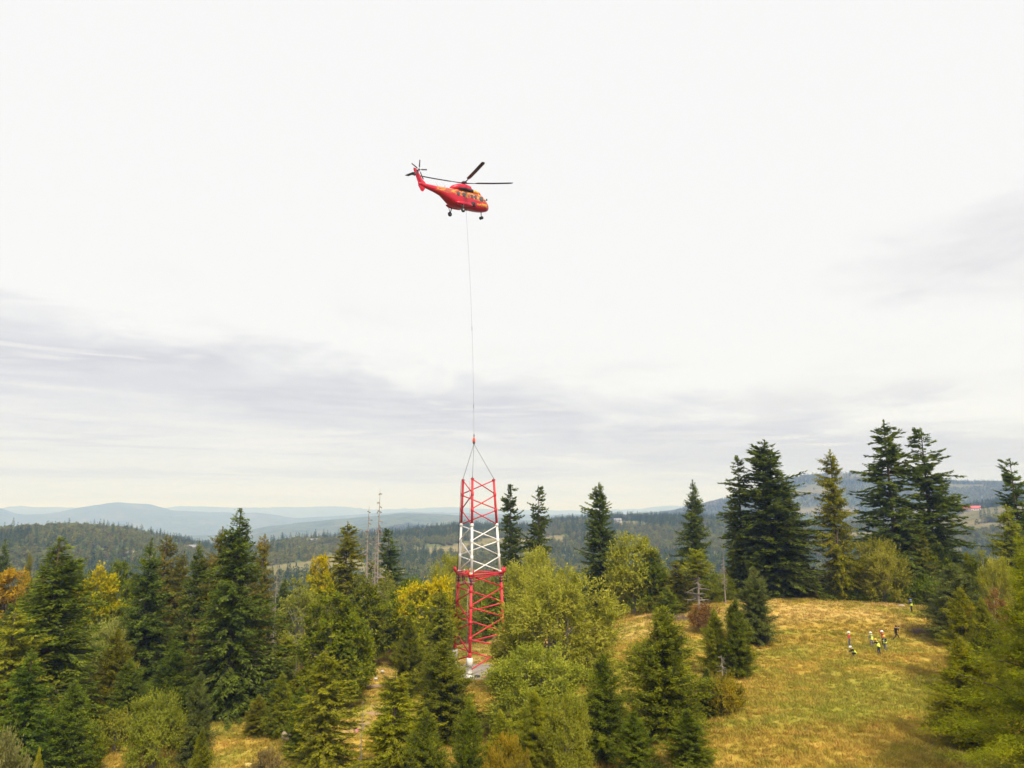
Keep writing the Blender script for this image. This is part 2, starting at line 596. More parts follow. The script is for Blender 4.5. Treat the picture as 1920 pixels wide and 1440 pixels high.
def ground_material():
    m = bpy.data.materials.new("hill_country_ground")
    m.use_nodes = True
    t = NT(m.node_tree)
    geo = t.n("ShaderNodeNewGeometry")
    pos = geo.outputs["Position"]
    near = meadow_nodes(t, pos)
    af = t.n("ShaderNodeAttribute", attribute_name="field")
    ad = t.n("ShaderNodeAttribute", attribute_name="dirt")
    aw = t.n("ShaderNodeAttribute", attribute_name="wood")
    # bare reddish soil of the building site
    soil = t.mix(t.noise(pos, 1.6, 4.0, 0.65), (0.330, 0.185, 0.095), (0.460, 0.320, 0.205))
    soil = t.mix(t.maprange(t.noise(pos, 6.0, 3.0, 0.6), 0.55, 0.7), soil, (0.200, 0.115, 0.065))
    dm = t.maprange(t.math("ADD", ad.outputs["Fac"], t.math("MULTIPLY", t.math("SUBTRACT", t.noise(pos, 0.7, 4.0, 0.7), 0.5), 0.8)), 0.42, 0.62)
    near = t.mix(dm, near, soil)
    # litter under the trees
    litter = t.mix(t.noise(pos, 0.9, 4.0, 0.6), (0.060, 0.052, 0.024), (0.125, 0.105, 0.040))
    wm = t.maprange(t.math("ADD", aw.outputs["Fac"], t.math("MULTIPLY", t.math("SUBTRACT", t.noise(pos, 0.5, 3.0, 0.7), 0.5), 0.6)), 0.4, 0.7)
    near = t.mix(wm, near, litter)
    # far country: woods and meadows
    nb = t.noise(pos, 0.012, 4.0, 0.65)
    nc = t.noise(pos, 0.05, 3.0, 0.65)
    nf = t.noise(pos, 0.0035, 4.0, 0.6)
    wood = t.mix(t.maprange(nb, 0.40, 0.60), (0.050, 0.075, 0.026), (0.115, 0.140, 0.045))
    wood = t.mix(t.maprange(nc, 0.45, 0.70), wood, (0.150, 0.155, 0.055))
    wood = t.mix(t.math("MULTIPLY", t.maprange(nf, 0.56, 0.64), 0.7), wood, (0.185, 0.165, 0.070))
    mead = t.mix(t.maprange(nb, 0.40, 0.62), (0.235, 0.195, 0.095), (0.165, 0.155, 0.065))
    far = t.mix(af.outputs["Fac"], wood, mead)
    cd = t.n("ShaderNodeVectorMath", operation="LENGTH")
    t.t.links.new(pos, cd.inputs[0])
    col = t.mix(t.maprange(cd.outputs["Value"], 135.0, 190.0), near, far)
    b = t.n("ShaderNodeBsdfDiffuse", in_Roughness=0.7)
    t.t.links.new(col, b.inputs["Color"])
    bp = t.n("ShaderNodeBump", in_Strength=0.7, in_Distance=0.12)
    hgt = t.math("ADD", t.noise(pos, 3.4, 4.0, 0.7), t.math("MULTIPLY", t.noise(pos, 0.9, 3.0, 0.6), 1.5))
    t.t.links.new(hgt, bp.inputs["Height"])
    bp2 = t.n("ShaderNodeBump", in_Strength=1.0, in_Distance=14.0)
    t.t.links.new(t.math("MULTIPLY", t.noise(pos, 0.03, 4.0, 0.65), t.maprange(cd.outputs["Value"], 300.0, 1500.0)), bp2.inputs["Height"])
    t.t.links.new(bp.outputs[0], bp2.inputs["Normal"])
    t.t.links.new(bp2.outputs[0], b.inputs["Normal"])
    o = t.n("ShaderNodeOutputMaterial")
    t.l(b, o)
    return m


def build_terrain():
    rad = list(np.arange(3, 40, 4.0)) + list(np.arange(40, 132, 0.85))
    r = rad[-1]
    while r < 2200:
        r *= 1.018
        rad.append(r)
    while r < 25000:
        r *= 1.034
        rad.append(r)
    rad = np.array(rad)
    az = np.concatenate([np.arange(-41, 41.01, 0.32), np.arange(43, 318, 2.5)])
    A, RR = np.meshgrid(np.radians(az), rad)
    X, Y = RR * np.sin(A), RR * np.cos(A)
    Z = height(X, Y)
    nr, na = X.shape
    V = np.stack([X, Y, Z], -1).reshape(-1, 3)
    V = np.concatenate([V, [[0, 0, ground(0, 0)]]])
    i = np.arange(nr - 1)[:, None] * na
    k = np.arange(na)[None, :]
    k2 = (k + 1) % na
    Q = np.stack([i + k, i + k2, i + na + k2, i + na + k], -1).reshape(-1, 4)
    k = np.arange(na)
    T = np.stack([np.full(na, nr * na), (k + 1) % na, k], -1)
    ob = mk("ground", V, [Q[:, ::-1].copy(), T[:, ::-1].copy()], ground_material(), smooth=True)
    x, y = V[:, 0], V[:, 1]
    f = field_mask(x, y)
    path = np.exp(-((x + 15.5 + (y - 80) * -0.10) / 2.6) ** 2) * smooth(52, 62, y) * smooth(99, 92, y)
    site = np.exp(-(((x + 5.6) / 7.5) ** 2 + ((y - 96.0) / 5.5) ** 2))
    d2 = 0.8 * np.exp(-(((x - 49) / 3.0) ** 2 + ((y - 106) / 1.6) ** 2)) + 0.5 * np.exp(-(((x - 50.5) / 3.2) ** 2 + ((y - 91) / 1.8) ** 2))
    dirt = np.clip(np.maximum(np.maximum(path * 0.50, site * 0.85), d2), 0, 1)
    wood = np.clip(smooth(-26, -36, x) * smooth(72, 82, y) + smooth(112, 122, np.hypot(x, y)) + smooth(-44, -50, x - 0.35 * (y - 60)), 0, 1)
    for nme, arr in (("field", f), ("dirt", dirt), ("wood", wood)):
        at = ob.data.attributes.new(nme, "FLOAT", "POINT")
        at.data.foreach_set("value", np.asarray(arr, dtype=np.float32))
    ob["kind"] = "structure"
    ob["label"] = "grassy hilltop meadow falling away to wooded valleys and hills"
    return ob


ground_ob = build_terrain()

# ------------------------------------------------------------------ haze: the air between here and the hills
def build_haze():
    m = bpy.data.materials.new("valley_haze")
    m.use_nodes = True
    t = NT(m.node_tree)
    v = t.n("ShaderNodeVolumePrincipled")
    v.inputs["Color"].default_value = (0.33, 0.50, 1.0, 1.0)
    v.inputs["Absorption Color"].default_value = (1.0, 1.0, 1.0, 1.0)
    v.inputs["Density"].default_value = 2.1e-4
    v.inputs["Anisotropy"].default_value = 0.0
    o = t.n("ShaderNodeOutputMaterial")
    t.t.links.new(v.outputs[0], o.inputs["Volume"])
    g = Geo().box((0, 0, 40), (54000, 54000, 660))
    ob = g.mesh("haze", m)
    ob["kind"] = "stuff"
    ob["label"] = "thin bluish haze in the air over the valleys"
    return ob


build_haze()

# ------------------------------------------------------------------ vegetation: mesh generators
def _norm(a):
    return a / (np.linalg.norm(a, axis=-1, keepdims=True) + 1e-9)


def rhombi(P, D, U, L, W, mid=0.45):
    """leaf or spray faces: base, two shoulders, tip"""
    L = L[:, None]
    W = W[:, None]
    a = P
    b = P + D * L * mid + U * W * 0.5
    c = P + D * L
    d = P + D * L * mid - U * W * 0.5
    V = np.stack([a, b, c, d], 1).reshape(-1, 3)
    F = np.arange(len(P) * 4, dtype=np.int32).reshape(-1, 4)
    return V, F


def conifer(seed, H, Rr, z0=0.04, nb=16.0, whorl=0.5, prof=0.85, top=0.0, e_top=30, e_low=-12, droop=0.25, uptip=0.12,
            dens=15.0, tl=0.75, tw=0.2, hang=0.1, gap=0.0, lenvar=0.25, bare=0.0, trunk_r=None, sway=0.0, steps=1.0, loose=0.12, jit=0.05, asym=0.20):
    """returns crown (V,F) and wood (V,F): a trunk with whorls of branches, each a flat spray of twigs"""
    rng = np.random.default_rng(seed)
    n = int(H * nb)
    u = rng.random(n) ** 0.85
    zb = z0 * H + (H * 0.985 - z0 * H) * (1 - u)
    zb = np.round(zb / whorl) * whorl + rng.normal(0, whorl * 0.38, n)
    zb = np.clip(zb, z0 * H, H * 0.985)
    az = rng.random(n) * 2 * math.pi
    if gap > 0:
        q = vnoise(zb / 1.9 + 50, az * 1.1 + seed, seed)
        keep = q > gap
        zb, az = zb[keep], az[keep]
        n = len(zb)
    t = (H - zb) / (H - z0 * H)
    pr = np.clip(t, 0, 1) ** prof * (1 - top) + top * np.clip(t * 18, 0, 1)
    low = np.clip((zb / H - z0) / 0.06, 0.55, 1.0)
    L = Rr * pr * low * (1 - lenvar + 2 * lenvar * vnoise(zb / 1.3 + 9, az * 1.6, seed + 3)) * rng.uniform(0.8, 1.12, n)
    L = L * (1 + asym * np.sin(az + seed * 1.7 + zb * 0.21)) * (1 + 0.8 * asym * np.sin(zb * 1.9 / max(whorl, 0.3) * 0.35 + az * 2 + seed))   # lopsided
    L = np.maximum(L, 0.18)
    e0 = np.radians(e_top + (e_low - e_top) * np.clip(t, 0, 1) ** 0.55 + rng.normal(0, 10, n))
    hd = np.stack([np.cos(az), np.sin(az), np.zeros(n)], 1)
    base = np.stack([np.zeros(n), np.zeros(n), zb], 1)

    def at(s, i):
        h = L[i] * np.cos(e0[i]) * s
        z = L[i] * (np.sin(e0[i]) * s - droop * s ** 2 + uptip * s ** 4)
        return base[i] + hd[i] * h[:, None] + np.stack([np.zeros_like(z), np.zeros_like(z), z], 1)

    cnt = np.maximum(5, (L * dens).astype(int))
    i = np.repeat(np.arange(n), cnt)
    m = len(i)
    s = 0.06 + 0.94 * rng.random(m) ** 0.75
    if bare > 0:
        s = bare * np.clip(L[i] / Rr, 0, 1) + (1 - bare * np.clip(L[i] / Rr, 0, 1)) * s
    P = at(s, i) + rng.normal(0, jit, (m, 3))
    T = _norm(at(np.minimum(s + 0.05, 1.06), i) - at(s - 0.05, i))
    side = np.where(rng.random(m) < 0.5, -1.0, 1.0)
    lat = np.stack([-hd[i, 1], hd[i, 0], np.zeros(m)], 1) * side[:, None]
    ang = np.radians(rng.uniform(18, 72, m)) * (1 - 0.45 * s)
    zv = np.array([0, 0, 1.0])
    D = lat * np.sin(ang)[:, None] + T * np.cos(ang)[:, None] + zv * (rng.normal(0.02, 0.16, m) - hang * rng.uniform(0.3, 1.3, m))[:, None]
    D = _norm(_norm(D) + rng.normal(0, loose, (m, 3)))
    l = tl * (1.12 - 0.62 * s) * rng.uniform(0.55, 1.15, m) * np.clip(L[i] / (0.30 * Rr), 0.35, 1.0)
    U = _norm(np.cross(D, zv + rng.normal(0, 0.55, (m, 3))))
    V, F = rhombi(P, D, U, l, tw * rng.uniform(0.7, 1.3, m) * np.clip(l / tl, 0.5, 1.1))
    # leader
    k = 26
    zl = H * (1 - 0.06 * rng.random(k))
    al = rng.random(k) * 6.283
    Pl = np.stack([np.zeros(k), np.zeros(k), zl], 1)
    Dl = _norm(np.stack([np.cos(al) * 0.7, np.sin(al) * 0.7, rng.uniform(0.3, 1.6, k)], 1))
    V2, F2 = rhombi(Pl, Dl, _norm(np.cross(Dl, rng.normal(0, 1, (k, 3)))), rng.uniform(0.25, 0.5, k) * tl, np.full(k, tw * 0.8))
    crown = (np.concatenate([V, V2]), np.concatenate([F, F2 + len(V)]))
    # wood
    tr = trunk_r or H * 0.0135
    zz = np.linspace(-0.6, H * 0.99, 9)
    W, WF = tube([(sway * math.sin(z * 0.35), sway * math.cos(z * 0.27) - sway, z) for z in zz], [max(0.02, tr * (1 - max(z, 0) / H) ** 0.8 + 0.012) for z in zz], 8)
    wv, wf = [W], [np.array([f for f in WF if len(f) == 4])]
    k0 = len(W)
    sel = np.arange(n) if steps >= 1 else np.nonzero(rng.random(n) < steps)[0]
    S = [at(np.full(len(sel), q), sel) for q in (0.0, 0.5, 0.92)]
    wb = np.stack([-hd[sel, 1], hd[sel, 0], np.zeros(len(sel))], 1)
    rb = (0.012 + 0.012 * L[sel])[:, None]
    ring = []
    for q, sc in zip(S, (1.0, 0.6, 0.2)):
        ring.append([q + wb * rb * sc, q - wb * rb * sc * 0.6 + zv * rb * sc, q - wb * rb * sc * 0.6 - zv * rb * sc])
    VV = np.stack([np.stack(r_, 1) for r_ in ring], 1).reshape(-1, 3)      # n,3 rings,3 verts
    b = (np.arange(len(sel)) * 9)[:, None, None]
    fl = []
    for a in (0, 3):
        for c in range(3):
            c2 = (c + 1) % 3
            fl.append([a + c, a + c2, a + 3 + c2, a + 3 + c])
    FF = (b + np.array(fl)[None]).reshape(-1, 4) + k0
    wv.append(VV)
    wf.append(FF)
    return crown, (np.concatenate(wv), np.concatenate(wf))


def broadleaf(seed, H, Rr, z0=0.18, clumps=60, twigs=22, leaves=10, leaf=0.30, lw=0.5, up=0.25, spread=0.28, tall=1.0, droop=0.0,
              stems=1, trunk_r=None, taper=0.0, hollow=0.45, tight=1.0):
    """crown of many leafy twigs in clumps over a few limbs"""
    rng = np.random.default_rng(seed)
    ch = H * (1 - z0)
    c0 = np.array([0, 0, H * z0 + ch * 0.5])
    d = _norm(rng.normal(0, 1, (clumps * 3, 3)))
    d = d[d[:, 2] > -0.92][:clumps]
    rr = hollow + (1 - hollow) * rng.random(len(d)) ** 0.6
    lob = 0.78 + 0.44 * vnoise(d[:, 0] * 2.1 + 40 + seed, d[:, 1] * 2.1 + d[:, 2] * 1.7, seed)
    rr = rr * lob
    C = d * rr[:, None] * np.array([Rr * (1 - spread * 0.6), Rr * (1 - spread * 0.6), ch * 0.5 * (1 - spread * 0.5)])
    lowc = np.clip(-d[:, 2], 0, 1)[:, None]                  # the skirt of the crown stays wide
    hz = np.linalg.norm(C[:, :2], axis=1, keepdims=True) + 1e-6
    want = hz * (1 - lowc) + Rr * (1 - spread * 0.6) * np.clip(rr[:, None], 0.3, 0.95) * lowc
    C[:, :2] *= want / hz
    if taper:
        k = 1 - taper * np.clip(C[:, 2:3] / (ch * 0.5), -0.3, 1)
        C[:, :2] *= k
    C = C * np.array([1, 1, 1.06]) + c0 - np.array([0, 0, 0.03 * H])
    C[:, 2] = np.maximum(C[:, 2], 0.05 * H)
    n = len(C)
    rc = Rr * spread * rng.uniform(0.75, 1.25, n)
    i = np.repeat(np.arange(n), twigs)
    m = len(i)
    out = _norm(C[i] - (c0 - np.array([0, 0, ch * 0.18])))
    td = _norm(out * 0.55 * tight + rng.normal(0, 0.62, (m, 3)) + np.array([0, 0, up]))
    tl_ = rc[i] * rng.uniform(0.55, 1.35, m)
    start = C[i] + rng.normal(0, 0.22, (m, 3)) * rc[i][:, None]
    j = np.repeat(np.arange(m), leaves)
    q = len(j)
    s = np.tile((np.arange(leaves) + 0.5) / leaves, m) + rng.normal(0, 0.05, q)
    P = start[j] + td[j] * (tl_[j] * s)[:, None] + np.array([0, 0, -1.0]) * (droop * tl_[j] * s ** 2)[:, None]
    tz = td[j] + np.array([0, 0, -2.0]) * (droop * s)[:, None]
    D = _norm(_norm(tz) * 0.75 + rng.normal(0, 0.55, (q, 3)))
    nrm = _norm(out[j] + np.array([0, 0, 0.5]) + rng.normal(0, 0.55, (q, 3)))
    U = _norm(np.cross(D, nrm))
    ll = leaf * rng.uniform(0.6, 1.3, q)
    V, F = rhombi(P, D, U, ll, ll * lw)
    crown = (V, F)
    tr = trunk_r or H * 0.016
    wv, wf, k0 = [], [], 0

    def add(pts, rad, nn):
        nonlocal k0
        Wv, Wf = tube(pts, rad, nn, False)
        wv.append(Wv)
        wf.append(np.array(Wf) + k0)
        k0 += len(Wv)

    forks = []
    for sidx in range(stems):
        g = rng.random() * 6.28
        o = 0.0 if stems == 1 else Rr * 0.10
        lean = 0.03 if stems == 1 else 0.22
        f = np.array([math.cos(g), math.sin(g), 0])
        h1 = H * (z0 + 0.35 * (1 - z0)) * rng.uniform(0.9, 1.2)
        pts = [f * o + np.array([0, 0, -0.4]), f * (o + lean * h1 * 0.4) + np.array([0, 0, h1 * 0.5]), f * (o + lean * h1) + np.array([0, 0, h1]), f * (o + lean * h1 * 1.3) + np.array([0, 0, H * 0.86])]
        add(pts, [tr * 1.15, tr * 0.85, tr * 0.6, tr * 0.1], 7)
        forks.append(pts)
    for c in C[rng.permutation(n)[:min(n, 34)]]:
        pts = forks[rng.integers(len(forks))]
        a = pts[1] + (pts[2] - pts[1]) * rng.uniform(0.1, 1.0)
        midp = a * 0.5 + c * 0.5 + np.array([0, 0, 0.10 * np.linalg.norm(c - a)])
        add([a, midp, c], [tr * 0.36, tr * 0.22, tr * 0.06], 4)
    return crown, (np.concatenate(wv), np.concatenate(wf))


def snag(seed, H, n_br=46, rl=1.6, z0=0.2, lean=0.02, tuft=None):
    """dead conifer: bare trunk and thin broken branches"""
    rng = np.random.default_rng(seed)
    zz = np.linspace(-0.5, H, 9)
    wv, wf, k0 = [], [], 0

    def add(pts, rad, nn):
        nonlocal k0
        Wv, Wf = tube(pts, rad, nn, False)
        wv.append(Wv)
        wf.append(np.array(Wf) + k0)
        k0 += len(Wv)

    def axis(z):
        return np.array([lean * z + 0.05 * math.sin(z * 0.6 + seed), 0.04 * math.cos(z * 0.5), z])
    add([axis(z) for z in zz], [0.013 * H * (1 - max(z, 0) / H) ** 0.7 + 0.018 for z in zz], 7)
    for _ in range(n_br):
        u = rng.random()
        z = H * (z0 + (0.97 - z0) * u)
        g = rng.random() * 6.283
        L = rl * (1.05 - 0.75 * u) * rng.uniform(0.35, 1.1)
        dv = np.array([math.cos(g), math.sin(g), 0])
        a = axis(z)
        e = rng.uniform(-0.35, 0.25)
        p1 = a + dv * L * 0.5 + np.array([0, 0, L * e * 0.5])
        p2 = a + dv * L + np.array([0, 0, L * (e - 0.10)])
        add([a, p1, p2], [0.085, 0.060, 0.030], 3)
        for _k in range(3):
            q = a + (p2 - a) * rng.uniform(0.35, 0.95)
            w = rng.normal(0, 1, 3)
            w[2] -= 0.4
            add([q, q + w / np.linalg.norm(w) * L * 0.28], [0.045, 0.028], 3)
    return np.concatenate(wv), np.concatenate(wf)


# prototypes, built once: (crown mesh, wood mesh, height, radius)
PROTO = {}


def proto(key, crown, wood, H, Rr, bark):
    cm = mk("crown", crown[0], crown[1], M["spruce"], link=False) if crown is not None else None
    wm = mk("trunk", wood[0], wood[1], M[bark], link=False, smooth=True)
    PROTO.setdefault(key, []).append((cm.data if cm else None, wm.data, H, Rr))
    for o in (cm, wm):
        if o:
            bpy.data.objects.remove(o)


for k in range(3):
    c, w = conifer(11 + k, 20, 4.6, z0=0.02, nb=27, whorl=0.5, prof=0.70, e_top=38, e_low=-10, droop=0.20, uptip=0.14, dens=22, tl=0.66, tw=0.22, hang=0.22, lenvar=0.38, loose=0.25, jit=0.09)
    proto("spruce", c, w, 20, 4.2, "bark")
for k in range(4):
    c, w = conifer(31 + k, 24, 4.7, z0=0.06, nb=24, whorl=0.62, prof=0.60, top=0.16, e_top=24, e_low=-10, droop=0.14, uptip=0.08, dens=20, tl=0.90, tw=0.28, hang=0.12, gap=0.30, lenvar=0.62, bare=0.10)
    proto("fir", c, w, 24, 3.9, "bark")
for k in range(2):
    c, w = conifer(51 + k, 24, 6.0, z0=0.02, nb=27, whorl=0.75, prof=0.66, top=0.06, e_top=30, e_low=-4, droop=0.12, uptip=0.08, dens=17, tl=1.0, tw=0.30, hang=0.08, gap=0.14, lenvar=0.45)
    proto("broad_fir", c, w, 24, 5.6, "bark")
for k in range(4):
    c, w = conifer(71 + k, 9.5, 2.75, z0=0.01, nb=60, whorl=0.30, prof=0.64, e_top=54, e_low=14, droop=0.14, uptip=0.10, dens=58, tl=0.30, tw=0.12, hang=0.22, lenvar=0.45, loose=0.42, jit=0.08, asym=0.10)
    proto("young", c, w, 9.5, 2.5, "bark")
for k in range(3):
    c, w = conifer(91 + k, 16, 3.3, z0=0.02, nb=25, whorl=0.55, prof=0.56, top=0.05, e_top=26, e_low=-16, droop=0.20, uptip=0.20, dens=32, tl=0.55, tw=0.15, hang=0.60, gap=0.20, lenvar=0.50, loose=0.3)
    proto("weeping", c, w, 16, 3.0, "bark")
for k in range(2):
    c, w = conifer(111 + k, 17, 4.9, z0=0.01, nb=38, whorl=0.25, prof=0.60, e_top=60, e_low=30, droop=0.30, uptip=0.0, dens=74, tl=0.30, tw=0.085, hang=0.30, lenvar=0.50, loose=0.45, jit=0.14, steps=0.15, asym=0.12)
    proto("larch", c, w, 17, 4.6, "bark")
for k in range(3):
    c, w = broadleaf(131 + k, 12, 5.2, z0=0.02, clumps=150, twigs=16, leaves=9, leaf=0.36, lw=0.62, up=0.15, spread=0.22)
    proto("beech", c, w, 12, 5.0, "bark_grey")
for k in range(2):
    c, w = broadleaf(141 + k, 14, 3.9, z0=0.04, clumps=150, twigs=16, leaves=9, leaf=0.34, lw=0.62, up=0.10, spread=0.24)
    proto("beech_tall", c, w, 14, 3.7, "bark_grey")
for k in range(3):
    c, w = broadleaf(151 + k, 13, 6.2, z0=0.0, clumps=200, twigs=18, leaves=11, leaf=0.36, lw=0.36, up=0.50, spread=0.23, stems=4, tight=1.3, hollow=0.40)
    proto("willow", c, w, 13, 6.0, "bark_grey")
for k in range(2):
    c, w = broadleaf(171 + k, 13, 3.3, z0=0.06, clumps=85, twigs=16, leaves=10, leaf=0.27, lw=0.5, up=0.2, spread=0.29, droop=0.35, tight=0.9)
    proto("birch", c, w, 13, 3.2, "bark_birch")
for k in range(3):
    c, w = broadleaf(181 + k, 3.0, 2.3, z0=0.0, clumps=60, twigs=16, leaves=10, leaf=0.18, lw=0.5, up=0.45, spread=0.30, stems=5, tight=1.1, hollow=0.3)
    proto("shrub", c, w, 3.0, 2.2, "bark_grey")
for k in range(3):
    w = snag(201 + k, 16, 54, 1.9, z0=0.25, lean=0.012 * (k - 1))
    proto("snag", None, w, 16, 1.9, "bark_dead")
# a spruce dying from below: green tuft on a bare trunk
_c, _w = conifer(221, 9.0, 2.0, z0=0.60, nb=30, whorl=0.3, prof=0.35, e_top=50, e_low=8, droop=0.2, uptip=0.15, dens=18, tl=0.45, tw=0.14, hang=0.15, trunk_r=0.17)
_s = snag(222, 6.4, 40, 2.2, z0=0.10, lean=0.0)
proto("half_dead", _c, (np.concatenate([_w[0], _s[0]]), np.concatenate([_w[1], _s[1] + len(_w[0])])), 9.0, 2.0, "bark_dead")


def plant(name, kind, variant, x, y, H, rad, mat, label, cat, group=None, rot=None, bark=None):
    cm, wm, h0, r0 = PROTO[kind][variant % len(PROTO[kind])]
    z = ground(x, y)
    t = empty(name, (x, y, z - 0.05), (0, 0, rot if rot is not None else (x * 12.9898 + y * 4.1414) % 6.283))
    t.scale = (rad / r0, rad / r0, H / h0)
    w = bpy.data.objects.new("trunk" if kind != "shrub" else "stems", wm)
    COL.objects.link(w)
    w.parent = t
    if bark:
        w.material_slots[0].link = "OBJECT"
        w.material_slots[0].material = M[bark]
    if cm is not None:
        c = bpy.data.objects.new("crown" if kind != "shrub" else "foliage", cm)
        COL.objects.link(c)
        c.parent = t
        c.material_slots[0].link = "OBJECT"
        c.material_slots[0].material = M[mat]
    tag(t, label, cat, group)
    return t


